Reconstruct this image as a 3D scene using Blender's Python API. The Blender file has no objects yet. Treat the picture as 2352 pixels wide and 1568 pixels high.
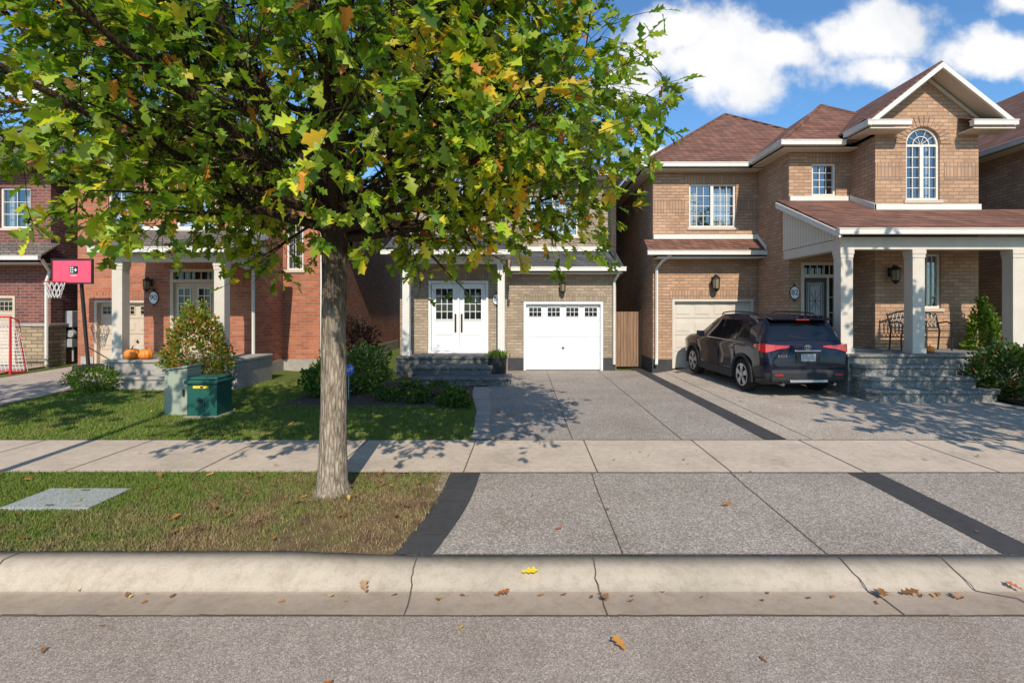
import bpy, bmesh, math, random
import numpy as np
from mathutils import Vector, Matrix
from mathutils.geometry import tessellate_polygon
random.seed(11); rng=np.random.default_rng(11)
scene=bpy.context.scene
WL={}
def reg(ob,parent,loc):
    scene.collection.objects.link(ob)
    loc=Vector(loc)
    if parent is not None:
        ob.parent=parent; ob.location=loc-WL[parent.name]
    else: ob.location=loc
    WL[ob.name]=loc
    return ob
def thing(name,loc,label,category,group=None):
    e=bpy.data.objects.new(name,None); e.empty_display_size=.3
    reg(e,None,loc); e["label"]=label; e["category"]=category
    if group: e["group"]=group
    return e
def tag(ob,label=None,category=None,kind=None,group=None):
    if label: ob["label"]=label
    if category: ob["category"]=category
    if kind: ob["kind"]=kind
    if group: ob["group"]=group
    return ob
# ---------------------------------------------------------------- materials
class NT:
    def __init__(s,name):
        s.m=bpy.data.materials.new(name); s.m.use_nodes=True
        s.t=s.m.node_tree; s.n=s.t.nodes; s.l=s.t.links
        s.b=s.n["Principled BSDF"]; s.out=s.n["Material Output"]
        s.geo=s.n.new("ShaderNodeNewGeometry")
    def new(s,t,**k):
        n=s.n.new(t)
        for a,b in k.items(): setattr(n,a,b)
        return n
    def link(s,a,b): s.l.new(a,b)
    def noise(s,scale,detail=4,rough=.6,vec=None):
        n=s.new("ShaderNodeTexNoise"); n.inputs["Scale"].default_value=scale
        n.inputs["Detail"].default_value=min(detail,4); n.inputs["Roughness"].default_value=rough
        s.link(vec if vec else s.geo.outputs["Position"],n.inputs["Vector"]); return n.outputs["Fac"]
    def ramp(s,fac,stops,interp='LINEAR'):
        r=s.new("ShaderNodeValToRGB"); r.color_ramp.interpolation=interp
        e=r.color_ramp.elements
        while len(e)<len(stops): e.new(.5)
        for i,(p,c) in enumerate(stops):
            e[i].position=p; e[i].color=(*c,1) if len(c)==3 else c
        s.link(fac,r.inputs[0]); return r.outputs[0]
    def mix(s,fac,a,b,mode='MIX'):
        m=s.new("ShaderNodeMix",data_type='RGBA',blend_type=mode)
        for i,v in ((0,fac),(6,a),(7,b)):
            if isinstance(v,(int,float)): m.inputs[i].default_value=v
            elif isinstance(v,tuple): m.inputs[i].default_value=(*v,1)
            else: s.link(v,m.inputs[i])
        return m.outputs[2]
    def math(s,op,a,b=None,clamp=False):
        m=s.new("ShaderNodeMath",operation=op); m.use_clamp=clamp
        for i,v in ((0,a),(1,b)):
            if v is None: continue
            if isinstance(v,(int,float)): m.inputs[i].default_value=v
            else: s.link(v,m.inputs[i])
        return m.outputs[0]
    def bump(s,h,strength=.3,dist=.01):
        b=s.new("ShaderNodeBump"); b.inputs["Strength"].default_value=strength
        b.inputs["Distance"].default_value=dist; s.link(h,b.inputs["Height"])
        s.link(b.outputs[0],s.b.inputs["Normal"]); return b
    def base(s,c): 
        if isinstance(c,tuple): s.b.inputs["Base Color"].default_value=(*c,1)
        else: s.link(c,s.b.inputs["Base Color"])
    def rough(s,r): s.b.inputs["Roughness"].default_value=r
def g(c,k): return tuple(x*k for x in c)
def mat(name,col,rough=.5,metal=0,var=.12,scale=6,bump=0,bscale=60,bd=.004,coat=0,spec=None):
    t=NT(name); f=t.noise(scale,4,.65)
    t.base(t.ramp(f,[(.3,g(col,1-var)),(.7,g(col,1+var))])); t.rough(rough)
    t.b.inputs["Metallic"].default_value=metal
    if coat: t.b.inputs["Coat Weight"].default_value=coat; t.b.inputs["Coat Roughness"].default_value=.03
    if spec is not None: t.b.inputs["Specular IOR Level"].default_value=spec
    if bump: t.bump(t.noise(bscale,3),bump,bd)
    return t.m
def brick(name,c1,c2,mort,soldier=False,bw=.255,rh=.088):
    t=NT(name); sp=t.new("ShaderNodeSeparateXYZ"); t.link(t.geo.outputs["Position"],sp.inputs[0])
    u=t.math('ADD',sp.outputs[0],sp.outputs[1]); v=sp.outputs[2]
    cb=t.new("ShaderNodeCombineXYZ")
    if soldier: t.link(v,cb.inputs[0]); t.link(u,cb.inputs[1])
    else: t.link(u,cb.inputs[0]); t.link(v,cb.inputs[1])
    b=t.new("ShaderNodeTexBrick"); b.offset=0 if soldier else .5
    t.link(cb.outputs[0],b.inputs["Vector"])
    b.inputs["Scale"].default_value=1; b.inputs["Brick Width"].default_value=bw
    b.inputs["Row Height"].default_value=rh; b.inputs["Mortar Size"].default_value=.0095
    b.inputs["Mortar Smooth"].default_value=.15
    b.inputs["Color1"].default_value=(*c1,1); b.inputs["Color2"].default_value=(*c2,1)
    b.inputs["Mortar"].default_value=(*mort,1)
    n=t.noise(1.1,4,.6); n2=t.noise(45,2,.7)
    c=t.mix(.9,b.outputs["Color"],t.ramp(n,[(.3,(.80,.78,.76)),(.7,(1.12,1.10,1.08))]),'MULTIPLY')
    c=t.mix(.6,c,t.ramp(n2,[(.3,(.75,.75,.75)),(.7,(1.15,1.15,1.15))]),'MULTIPLY')
    t.base(c); t.rough(.88)
    t.bump(t.math('SUBTRACT',1.0,b.outputs["Fac"]),.8,.012); return t.m
def shingle(name,c1,c2,dark):
    t=NT(name); sp=t.new("ShaderNodeSeparateXYZ"); t.link(t.geo.outputs["Position"],sp.inputs[0])
    u=t.math('ADD',sp.outputs[0],sp.outputs[1]); v=sp.outputs[2]
    cb=t.new("ShaderNodeCombineXYZ"); t.link(u,cb.inputs[0]); t.link(v,cb.inputs[1])
    b=t.new("ShaderNodeTexBrick"); b.offset=.37; t.link(cb.outputs[0],b.inputs["Vector"])
    b.inputs["Scale"].default_value=1; b.inputs["Brick Width"].default_value=.24
    b.inputs["Row Height"].default_value=.09; b.inputs["Mortar Size"].default_value=.009
    b.inputs["Mortar Smooth"].default_value=.4
    b.inputs["Color1"].default_value=(*c1,1); b.inputs["Color2"].default_value=(*c2,1); b.inputs["Mortar"].default_value=(*dark,1)
    c=t.mix(.8,b.outputs["Color"],t.ramp(t.noise(2.0,4),[(.3,(.75,.75,.75)),(.7,(1.2,1.2,1.2))]),'MULTIPLY')
    c=t.mix(.8,c,t.ramp(t.noise(70,2),[(.3,(.6,.6,.6)),(.7,(1.35,1.35,1.35))]),'MULTIPLY')
    t.base(c); t.rough(.92); t.bump(t.math('SUBTRACT',1.0,b.outputs["Fac"]),.8,.015); return t.m
def aggregate(name,stops,scale,bigvar=.15,bump=.4,stain=(.86,.83,.79)):
    t=NT(name); v=t.new("ShaderNodeTexVoronoi"); v.inputs["Scale"].default_value=scale
    t.link(t.geo.outputs["Position"],v.inputs["Vector"])
    sp=t.new("ShaderNodeSeparateColor"); t.link(v.outputs["Color"],sp.inputs[0])
    c=t.ramp(sp.outputs[0],stops)
    c=t.mix(1,c,t.ramp(t.noise(.9,4,.6),[(.25,g(stain,1-bigvar*.2)),(.5,(1,1,1)),(.8,(1+bigvar,)*3)]),'MULTIPLY')
    c=t.mix(.6,c,t.ramp(t.noise(7,4,.75),[(.3,(.84,.83,.82)),(.7,(1.12,1.12,1.12))]),'MULTIPLY')
    t.base(c); t.rough(.9); t.b.inputs["Specular IOR Level"].default_value=.15
    if bump: t.bump(t.math('SUBTRACT',1.0,v.outputs["Distance"]),bump,.004)
    return t.m
def concrete(name,col,fine=.5):
    t=NT(name)
    c=t.ramp(t.noise(1.3,4,.65),[(.25,g(col,.78)),(.5,col),(.75,g(col,1.12))])
    c=t.mix(fine,c,t.ramp(t.noise(130,2,.8),[(.3,(.76,.75,.74)),(.7,(1.16,1.16,1.16))]),'MULTIPLY')
    c=t.mix(.7,c,t.ramp(t.noise(11,4,.75),[(.32,(.80,.76,.71)),(.55,(1.04,1.04,1.04))]),'MULTIPLY')
    t.base(c); t.rough(.9); t.b.inputs["Specular IOR Level"].default_value=.15; t.bump(t.noise(150,2,.8),.25,.003); return t.m

M={}
M['tan']=brick("tan_brick",(.55,.33,.20),(.40,.235,.14),(.27,.20,.15))
M['tanS']=brick("tan_brick_soldier",(.51,.305,.185),(.37,.215,.13),(.24,.18,.135),True)
M['grey']=brick("beige_brick",(.45,.35,.25),(.32,.245,.17),(.25,.21,.17))
M['greyS']=brick("beige_brick_soldier",(.41,.32,.225),(.28,.215,.15),(.23,.19,.15),True)
M['red']=brick("orange_brick",(.52,.175,.085),(.35,.105,.052),(.34,.25,.19))
M['redS']=brick("orange_brick_soldier",(.48,.16,.078),(.33,.10,.05),(.32,.24,.18),True)
M['dred']=brick("dark_red_brick",(.25,.08,.055),(.13,.045,.04),(.26,.2,.17))
M['stone']=brick("ledge_stone",(.46,.35,.22),(.26,.19,.12),(.12,.1,.08),False,.33,.11)
M['rbrown']=shingle("brown_shingle",(.24,.105,.066),(.13,.057,.038),(.04,.02,.016))
M['rgrey']=shingle("grey_shingle",(.11,.11,.115),(.06,.06,.065),(.02,.02,.02))
M['rtaupe']=shingle("taupe_shingle",(.20,.16,.13),(.12,.10,.08),(.04,.03,.02))
M['white']=mat("white_trim",(.68,.64,.57),.5,var=.05,scale=3)
M['pure']=mat("white_paint",(.80,.79,.78),.4,var=.03,scale=3)
M['cream']=mat("cream_paint",(.60,.53,.44),.5,var=.06,scale=3)
M['beige']=mat("beige_trim",(.56,.45,.34),.55,var=.05)
M['soffit']=mat("soffit",(.58,.50,.40),.6,var=.04)
M['found']=concrete("foundation_concrete",(.38,.35,.31))
M['foundD']=concrete("dark_foundation",(.06,.06,.062))
M['side']=concrete("sidewalk_concrete",(.53,.435,.345),.4)
M['curb']=concrete("kerb_concrete",(.46,.385,.30),.6)
M['gut']=concrete("gutter_concrete",(.38,.30,.23),.6)
M['cover']=mat("cover_panel",(.33,.345,.34),.8,var=.12,scale=9,bump=.2,bscale=90)
M['darkstrip']=concrete("stamped_border",(.062,.06,.062))
M['edgestone']=concrete("edging_concrete",(.42,.36,.31))
M['asph']=aggregate("asphalt",[(.0,(.20,.16,.135)),(.45,(.31,.25,.21)),(.8,(.385,.32,.27)),(1,(.54,.46,.39))],150,.12,.2,(.88,.85,.82))
M['agg']=aggregate("exposed_aggregate",[(.0,(.175,.148,.125)),(.4,(.28,.24,.205)),(.75,(.36,.31,.265)),(1,(.54,.48,.42))],95,.14,.2)
M['agg2']=aggregate("exposed_aggregate_warm",[(.0,(.25,.20,.16)),(.4,(.38,.315,.255)),(.75,(.46,.39,.32)),(1,(.62,.54,.46))],95,.14,.2)
M['stepst']=aggregate("step_stone",[(.0,(.10,.10,.092)),(.4,(.17,.17,.155)),(.75,(.24,.235,.215)),(1,(.38,.37,.34))],70,.12,.2)
M['stepdk']=aggregate("step_dark",[(.0,(.07,.07,.07)),(.4,(.12,.12,.115)),(.75,(.18,.175,.165)),(1,(.30,.29,.27))],70,.12,.2)
M['black']=mat("black_metal",(.015,.015,.016),.4,var=.1)
M['dplas']=mat("dark_plastic",(.025,.026,.028),.65,var=.1,spec=.3)
M['soil']=mat("soil",(.09,.055,.035),.95,var=.5,scale=30,bump=.8,bscale=80,bd=.02)
M['brass']=mat("dark_glass_lamp",(.25,.2,.12),.25,var=.2)
M['joint']=mat("joint_dark",(.08,.065,.05),.95,var=.2)
M['dkin']=mat("room_shade_backing",(.03,.034,.04),.8,var=.3,scale=2)
def wood(name,c):
    t=NT(name); mp=t.new("ShaderNodeMapping"); mp.inputs["Scale"].default_value=(30,30,1.5)
    t.link(t.geo.outputs["Position"],mp.inputs[0])
    f=t.noise(1,4,.7,mp.outputs[0]); t.base(t.ramp(f,[(.3,g(c,.55)),(.7,g(c,1.25))])); t.rough(.8); t.bump(f,.4,.005); return t.m
M['wood']=wood("weathered_wood",(.27,.16,.095))
def curtain(name,c,scale=14,axis=0):
    t=NT(name); w=t.new("ShaderNodeTexWave"); w.inputs["Scale"].default_value=scale; w.inputs["Distortion"].default_value=.6
    w.bands_direction='X' if axis==0 else 'Z'
    t.link(t.geo.outputs["Position"],w.inputs["Vector"])
    t.base(t.ramp(w.outputs["Fac"],[(.1,g(c,.55)),(.8,c)])); t.rough(.9); return t.m
M['curt']=curtain("curtain_fabric",(.62,.58,.48),3.2)
M['blind']=curtain("white_blind",(.70,.72,.76),7,2)
def siding(name,c):
    t=NT(name); sp=t.new("ShaderNodeSeparateXYZ"); t.link(t.geo.outputs["Position"],sp.inputs[0])
    u=t.math('ADD',sp.outputs[0],sp.outputs[1])
    f=t.math('FRACT',t.math('MULTIPLY',u,8.0))
    t.base(t.ramp(f,[(.0,g(c,.35)),(.1,g(c,.9)),(.9,c),(1,g(c,.5))])); t.rough(.55); t.bump(f,.3,.01); return t.m
M['siding']=siding("ribbed_siding",(.66,.59,.48))
def glassmat(name,tint,fac):
    t=NT(name); t.n.remove(t.b)
    gl=t.new("ShaderNodeBsdfGlossy"); gl.inputs["Roughness"].default_value=.02; gl.inputs["Color"].default_value=(.9,.95,1,1)
    tr=t.new("ShaderNodeBsdfTransparent"); tr.inputs["Color"].default_value=(*tint,1)
    mx=t.new("ShaderNodeMixShader")
    b=t.new("ShaderNodeBump"); b.inputs["Strength"].default_value=.08; b.inputs["Distance"].default_value=.05
    t.link(t.noise(1.7,2),b.inputs["Height"]); t.link(b.outputs[0],gl.inputs["Normal"])
    mx.inputs[0].default_value=fac
    t.link(tr.outputs[0],mx.inputs[1]); t.link(gl.outputs[0],mx.inputs[2]); t.link(mx.outputs[0],t.out.inputs[0]); return t.m
M['glass']=glassmat("window_glass",(.75,.8,.85),.22)
def carglass():
    t=NT("car_glass"); t.base((.006,.007,.009)); t.rough(.04); t.b.inputs["Specular IOR Level"].default_value=.6; return t.m
M['cglass']=carglass()
def paint():
    t=NT("navy_car_paint"); f=t.noise(900,1)
    t.base(t.ramp(f,[(.3,(.002,.003,.011)),(.8,(.004,.006,.022))])); t.rough(.5); t.b.inputs["Metallic"].default_value=0; t.b.inputs["Specular IOR Level"].default_value=.15
    t.b.inputs["Coat Weight"].default_value=.7; t.b.inputs["Coat Roughness"].default_value=.015; return t.m
M['paint']=paint()
M['chrome']=mat("chrome",(.7,.7,.72),.15,1,var=.03)
M['alloy']=mat("alloy",(.5,.5,.52),.35,.7,var=.05)
M['tyre']=mat("tyre_rubber",(.018,.018,.018),.85,var=.15,spec=.2)
M['redl']=mat("tail_light_red",(.45,.01,.012),.12,var=.1,coat=1)
M['orange']=mat("pumpkin_skin",(.8,.24,.03),.45,var=.15,scale=12)
M['greenst']=mat("stem",(.14,.13,.05),.8)
M['gbox']=mat("green_plastic",(.008,.085,.062),.5,var=.12,scale=4,bump=.1)
M['ubox']=mat("greygreen_paint",(.33,.36,.28),.5,var=.08,scale=3)
M['yel']=mat("yellow_label",(.75,.55,.03),.5)
M['redp']=mat("red_paint",(.6,.02,.03),.4)
M['pink']=mat("backboard_pink",(.72,.08,.14),.4,var=.08)
M['net']=mat("net_cord",(.7,.68,.66),.9)
M['blue']=mat("sign_blue",(.03,.1,.4),.5)
M['mgrey']=mat("meter_grey",(.36,.37,.38),.5,.1)
def bark():
    t=NT("oak_bark"); mp=t.new("ShaderNodeMapping"); mp.inputs["Scale"].default_value=(26,26,5)
    t.link(t.geo.outputs["Position"],mp.inputs[0])
    f=t.noise(1,4,.75,mp.outputs[0])
    v=t.new("ShaderNodeTexVoronoi",feature='DISTANCE_TO_EDGE'); v.inputs["Scale"].default_value=1.1
    t.link(mp.outputs[0],v.inputs["Vector"])
    h=t.math('ADD',f,t.math('MULTIPLY',v.outputs["Distance"],.9))
    c=t.ramp(h,[(.3,(.09,.066,.045)),(.55,(.26,.20,.145)),(.85,(.48,.395,.295))])
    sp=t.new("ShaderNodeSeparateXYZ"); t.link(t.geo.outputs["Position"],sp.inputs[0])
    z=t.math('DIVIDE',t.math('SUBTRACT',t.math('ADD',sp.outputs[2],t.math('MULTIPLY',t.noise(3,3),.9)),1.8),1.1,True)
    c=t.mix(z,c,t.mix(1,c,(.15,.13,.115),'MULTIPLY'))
    t.base(c); t.rough(.95); t.b.inputs["Specular IOR Level"].default_value=.1; t.bump(h,1,.03); return t.m
M['bark']=bark()
def leafmat(name,trans=.35,rough=.45):
    t=NT(name); a=t.new("ShaderNodeAttribute"); a.attribute_name="Col"
    t.link(a.outputs["Color"],t.b.inputs["Base Color"]); t.rough(rough); t.b.inputs["Specular IOR Level"].default_value=.35
    tl=t.new("ShaderNodeBsdfTranslucent")
    cc=t.mix(1,a.outputs["Color"],(1.7,1.7,.6),'MULTIPLY'); t.link(cc,tl.inputs[0])
    mx=t.new("ShaderNodeMixShader"); mx.inputs[0].default_value=trans
    t.link(t.b.outputs[0],mx.inputs[1]); t.link(tl.outputs[0],mx.inputs[2]); t.link(mx.outputs[0],t.out.inputs[0]); return t.m
M['leaf']=leafmat("leaf_foliage",.42); M['litter']=leafmat("dry_leaf",.1,.8)
def grassmat(name,k,verge):
    t=NT(name); sp=t.new("ShaderNodeSeparateXYZ"); t.link(t.geo.outputs["Position"],sp.inputs[0])
    green=t.ramp(t.noise(30,3,.7),[(.3,g((.060,.105,.014),k)),(.7,g((.155,.215,.032),k))])
    dry=t.ramp(t.noise(60,3,.7),[(.3,g((.13,.085,.045),k)),(.7,g((.36,.25,.13),k))])
    f=t.noise(2.2,4,.7)
    if verge:
        gx=t.math('MULTIPLY',t.math('ADD',sp.outputs[0],4.0),.09)
        gy=t.math('MULTIPLY',t.math('SUBTRACT',5.2,sp.outputs[1]),.12)
        f=t.math('ADD',t.math('ADD',f,gx),gy)
        fac=t.ramp(f,[(.48,(.08,)*3),(.82,(.95,)*3)])
        c=t.mix(fac,green,dry)
        f2=t.math('ADD',t.noise(4.5,4,.7),t.math('MULTIPLY',gx,.35))
        c=t.mix(t.ramp(f2,[(.58,(0,0,0)),(.70,(.8,.8,.8))]),c,g((.15,.085,.05),k))
    else:
        fac=t.ramp(f,[(.45,(.02,)*3),(.78,(.6,.6,.6))]); c=t.mix(fac,green,dry)
    t.base(c); t.rough(.8); t.b.inputs["Specular IOR Level"].default_value=.2
    t.bump(t.noise(120,2),.8,.02); return t.m
M['vg']=grassmat("verge_turf",.85,True); M['vb']=grassmat("verge_blades",1.4,True)
M['lg']=grassmat("lawn_turf",.9,False); M['lb']=grassmat("lawn_blades",1.55,False)
# ---------------------------------------------------------------- mesh builder
class MB:
    def __init__(s): s.v=[]; s.f=[]; s.m=[]
    def add(s,vs,fs,m=0):
        o=len(s.v); s.v+= [tuple(p) for p in vs]; s.f+=[tuple(i+o for i in f) for f in fs]; s.m+=[m]*len(fs)
    def box(s,x0,x1,y0,y1,z0,z1,m=0):
        s.add([(x0,y0,z0),(x1,y0,z0),(x1,y1,z0),(x0,y1,z0),(x0,y0,z1),(x1,y0,z1),(x1,y1,z1),(x0,y1,z1)],
          [(0,3,2,1),(4,5,6,7),(0,1,5,4),(1,2,6,5),(2,3,7,6),(3,0,4,7)],m); return s
    def poly(s,pts,m=0): s.add(pts,[tuple(range(len(pts)))],m); return s
    def prism(s,pts,vec,m=0):
        n=len(pts); vec=Vector(vec); a=[Vector(p) for p in pts]; b=[p+vec for p in a]
        s.add(a+b,[tuple(reversed(range(n))),tuple(range(n,2*n))]+[(i,(i+1)%n,(i+1)%n+n,i+n) for i in range(n)],m); return s
    def tube(s,path,rad,n=8,m=0,cap=True):
        path=[Vector(p) for p in path]
        if not hasattr(rad,'__len__'): rad=[rad]*len(path)
        vs=[];fs=[]; ref=None
        for i,p in enumerate(path):
            d=(path[min(i+1,len(path)-1)]-path[max(i-1,0)]).normalized()
            if ref is None:
                ref=Vector((1,0,0)) if abs(d.x)<.8 else Vector((0,0,1))
            u=(ref-d*ref.dot(d)).normalized(); w=d.cross(u); ref=u
            for k in range(n):
                a=2*math.pi*k/n; vs.append(p+(u*math.cos(a)+w*math.sin(a))*rad[i])
        for i in range(len(path)-1):
            for k in range(n):
                k2=(k+1)%n; fs.append((i*n+k,i*n+k2,(i+1)*n+k2,(i+1)*n+k))
        if cap: fs.append(tuple(reversed(range(n)))); fs.append(tuple((len(path)-1)*n+k for k in range(n)))
        s.add(vs,fs,m); return s
    def lathe(s,prof,c,n=24,axis='z',m=0,rib=0,ribn=10):
        vs=[];fs=[]
        for r,h in prof:
            for k in range(n):
                a=2*math.pi*k/n; rr=r*(1+rib*(abs(math.cos(a*ribn/2))-.6))
                if axis=='z': vs.append((c[0]+rr*math.cos(a),c[1]+rr*math.sin(a),c[2]+h))
                else: vs.append((c[0]+rr*math.cos(a),c[1]+h,c[2]+rr*math.sin(a)))
        for i in range(len(prof)-1):
            for k in range(n):
                k2=(k+1)%n; fs.append((i*n+k,i*n+k2,(i+1)*n+k2,(i+1)*n+k))
        fs.append(tuple(reversed(range(n)))); fs.append(tuple((len(prof)-1)*n+k for k in range(n)))
        s.add(vs,fs,m); return s
    def facade(s,outer,holes,fn,m=0,depth=.11,mr=None):
        polys=[[Vector((u,v,0)) for u,v in P] for P in [outer]+holes]
        flat=[p for P in polys for p in P]
        tris=tessellate_polygon(polys)
        s.add([fn(p.x,p.y,0) for p in flat],[tuple(t) for t in tris],m)
        for H_ in holes:
            n=len(H_)
            s.add([fn(u,v,0) for u,v in H_]+[fn(u,v,depth) for u,v in H_],[(i,(i+1)%n,(i+1)%n+n,i+n) for i in range(n)],m if mr is None else mr)
        return s
    def done(s,name,parent,mats,smooth=False,bevel=0,xf=None,label=None,origin=None,fixn=True):
        V=np.array(s.v,dtype=float)
        if xf is not None: V=np.array([xf(*p) for p in V])
        c=(V.min(0)+V.max(0))/2 if origin is None else np.array(origin)
        if origin is None and parent is None: c[2]=V[:,2].min()
        me=bpy.data.meshes.new(name); me.from_pydata((V-c).tolist(),[],s.f)
        for mm in (mats if isinstance(mats,(list,tuple)) else [mats]): me.materials.append(mm)
        me.polygons.foreach_set("material_index",s.m)
        if fixn:
            bm=bmesh.new(); bm.from_mesh(me); bmesh.ops.recalc_face_normals(bm,faces=bm.faces); bm.to_mesh(me); bm.free()
        if smooth is True: me.shade_smooth()
        me.update()
        ob=bpy.data.objects.new(name,me); reg(ob,parent,c)
        if smooth=='auto':
            me.shade_smooth(); me.set_sharp_from_angle(angle=math.radians(35))
        if bevel:
            b=ob.modifiers.new("b",'BEVEL'); b.width=bevel; b.segments=2; b.limit_method='ANGLE'
        if label: ob["label"]=label
        return ob
def R(x0,x1,z0,z1): return [(x0,z0),(x1,z0),(x1,z1),(x0,z1)]
def archpts(x0,x1,z0,zs,n=12):
    r=(x1-x0)/2; c=(x0+x1)/2
    return [(x0,z0),(x1,z0)]+[(c+r*math.cos(math.pi*i/n),zs+r*math.sin(math.pi*i/n)) for i in range(n+1)]
def FY(y): return lambda u,v,d:(u,y+d,v)
def FX(x,sg): return lambda u,v,d:(x+sg*d,u,v)
def text(body,size,loc,parent,m,name="lettering",rot=(math.pi/2,0,0),ext=.003):
    cu=bpy.data.curves.new("t",'FONT'); cu.body=body; cu.size=size; cu.extrude=ext; cu.align_x='CENTER'; cu.align_y='CENTER'
    o=bpy.data.objects.new("t",cu); scene.collection.objects.link(o); bpy.context.view_layer.update()
    me=bpy.data.meshes.new_from_object(o.evaluated_get(bpy.context.evaluated_depsgraph_get()))
    bpy.data.objects.remove(o); me.materials.clear(); me.materials.append(m); me.name=name
    ob=bpy.data.objects.new(name,me); reg(ob,parent,loc); ob.rotation_euler=rot; return ob
# ---------------------------------------------------------------- ground
def sm(a,b,x): return min(1,max(0,(x-a)/(b-a)))
def H(x,y):
    k=max(0,min(y,17)-7.6)
    if y<7.6: return 0
    return .02*k*sm(3.9,5.0,x)+.03*k*sm(-5.5,-8.5,x)
def sheet(name,xl,xr,y0,y1,off,m,zf=H,nx=None,ny=None,kind="structure"):
    a=xl if callable(xl) else (lambda y:xl); b=xr if callable(xr) else (lambda y:xr)
    ny=ny or max(2,int((y1-y0)/.3)); w=abs(b(y0)-a(y0)); nx=nx or max(2,int(w/.3))
    mb=MB(); vs=[];fs=[]
    for j in range(ny+1):
        y=y0+(y1-y0)*j/ny
        for i in range(nx+1):
            x=a(y)+(b(y)-a(y))*i/nx; vs.append((x,y,zf(x,y)+off))
    for j in range(ny):
        for i in range(nx):
            q=j*(nx+1)+i; fs.append((q,q+1,q+nx+2,q+nx+1))
    mb.add(vs,fs); o=mb.done(name,None,m,smooth=True,fixn=False); tag(o,kind=kind); return o
gx=[-400,-150,-60,-25]+list(np.arange(-18,18.01,.5))+[25,60,150,400]
gy=[-400,-100,-30,-5,4.0,6.2,7.0]+list(np.arange(7.5,17.6,.5))+[22,40,100,500]
mb=MB(); vs=[];fs=[]
for y in gy:
    for x in gx:
        vs.append((x,y,(H(x,y)-.035) if y>6.5 else -.22))
nxg=len(gx)
for j in range(len(gy)-1):
    for i in range(nxg-1):
        q=j*nxg+i; fs.append((q,q+1,q+nxg+1,q+nxg))
mb.add(vs,fs); tag(mb.done("ground",None,M['lg'],fixn=False),kind="structure")
sheet("road",-60,60,-6,3.42,-.13,M['asph'],zf=lambda x,y:0,nx=4,ny=4)
sheet("far_pavement",-60,60,-12,-6,-.05,M['side'],zf=lambda x,y:0,nx=4,ny=2)
def ch(x):
    return 1-(sm(-1.75,-.85,x) if x<2 else 1-sm(4.35,5.1,x))
def kerb():
    mb=MB(); xs=list(np.arange(-60,-6,3))+list(np.arange(-6,8,.1))+list(np.arange(8,60,3)); rows=[]
    for x in xs:
        k=ch(x); zt=-.033*(1-k)+0.005*k; wv=.004*math.sin(x*5.3)+.003*math.sin(x*13.1)
        rows.append([(x,3.42,-.128),(x,3.55,-.137),(x,3.70,-.143),(x,3.735,-.138),(x,3.76+.02*(1-k),-.125+.01*k),
            (x,3.83,(-.03)*k-.095*(1-k)),(x,3.87,-.008*k-.078*(1-k)),(x,3.91,.004*k-.065*(1-k)),(x,4.06+wv,zt),(x,4.068+wv,-.2)])
    n=len(rows[0]); vs=[p for r in rows for p in r]; fs=[];mi=[]
    for i in range(len(rows)-1):
        for j in range(n-1):
            q=i*n+j; fs.append((q,q+n,q+n+1,q+1)); mi.append(1 if j<3 else 0)
    mb.add(vs,fs); mb.m=mi
    o=mb.done("kerb",None,[M['curb'],M['gut']],smooth=True,fixn=False); tag(o,kind="structure")
kerb()
jm=MB()
def addj(pts,w=.012):
    for (x0,y0,z0),(x1,y1,z1) in zip(pts[:-1],pts[1:]):
        d=Vector((x1-x0,y1-y0,0)).normalized(); p=Vector((-d.y,d.x,0))*w/2
        jm.poly([(x0-p.x,y0-p.y,z0),(x0+p.x,y0+p.y,z0),(x1+p.x,y1+p.y,z1),(x1-p.x,y1-p.y,z1)])
sheet("pavement",-60,60,6.0,7.5,.004,M['side'],nx=40,ny=3)
for x in [-0.66+1.56*i for i in range(-8,9)]: addj([(x,6.0,.009),(x+.02,7.5,.009)],.013)
addj([(-12,7.5,.009),(14,7.5,.009)],.018); addj([(-12,6.0,.009),(14,6.0,.009)],.016)
random.seed(4)
for x0,x1 in [(-.8,-.77),(.56,.58),(2.5,2.55),(3.28,3.5),(-3.9,-3.88)]:
    k=ch(x0); j=lambda:random.uniform(-.012,.012)
    addj([(x0+j(),4.05,(-.033*(1-k)+.005*k)+.004),(x0+j(),3.91,.004*k-.065*(1-k)+.005),(x0+j(),3.87,-.008*k-.078*(1-k)+.006),(x0+j(),3.83,-.03*k-.095*(1-k)+.007),(x0+.01,3.77,-.12+.012),(x0+.01,3.735,-.131),(x1+j(),3.64,-.134),(x1+j(),3.55,-.132),(x1,3.42,-.123)],.009)
xx=-30
while xx<30:
    x2=xx+random.uniform(.15,.5); a=3.42+random.uniform(-.006,.006); addj([(xx,a,-.1225),(x2,3.42+random.uniform(-.006,.006),-.1225)],random.uniform(.008,.016)); xx=x2
zap=lambda x,y:-.036*(1-sm(4.05,5.6,y))
sheet("driveway_apron",-.9,9,4.066,5.99,.004,M['agg'],zf=zap,nx=30,ny=10)
addj([(-.9,4.07,-.027),(9,4.07,-.027)],.010)
def lx(y):
    t=sm(4.05,5.99,y); return -1.0+.19*t+.06*math.sin(t*math.pi)
sheet("border_strip",lx,lambda y:lx(y)+.31+.04*sm(4.05,5.99,y),4.066,5.99,.009,M['darkstrip'],zf=zap,nx=2,ny=12)
sheet("border_strip.001",lambda y:3.81-.02*sm(4,6,y),lambda y:4.14,4.067,5.99,.009,M['darkstrip'],zf=zap,nx=2,ny=12)
for y in np.arange(4.4,5.9,.36): addj([(lx(y)+.01,y,zap(0,y)+.0135),(lx(y)+.31,y+.02,zap(0,y)+.0135)],.008)
for x in (.81,2.42): addj([(x,4.07,zap(x,4.07)+.0085),(x,4.8,zap(x,4.8)+.0085),(x,5.6,zap(x,5.6)+.0085),(x+.02,5.98,.0085)],.010)
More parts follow.
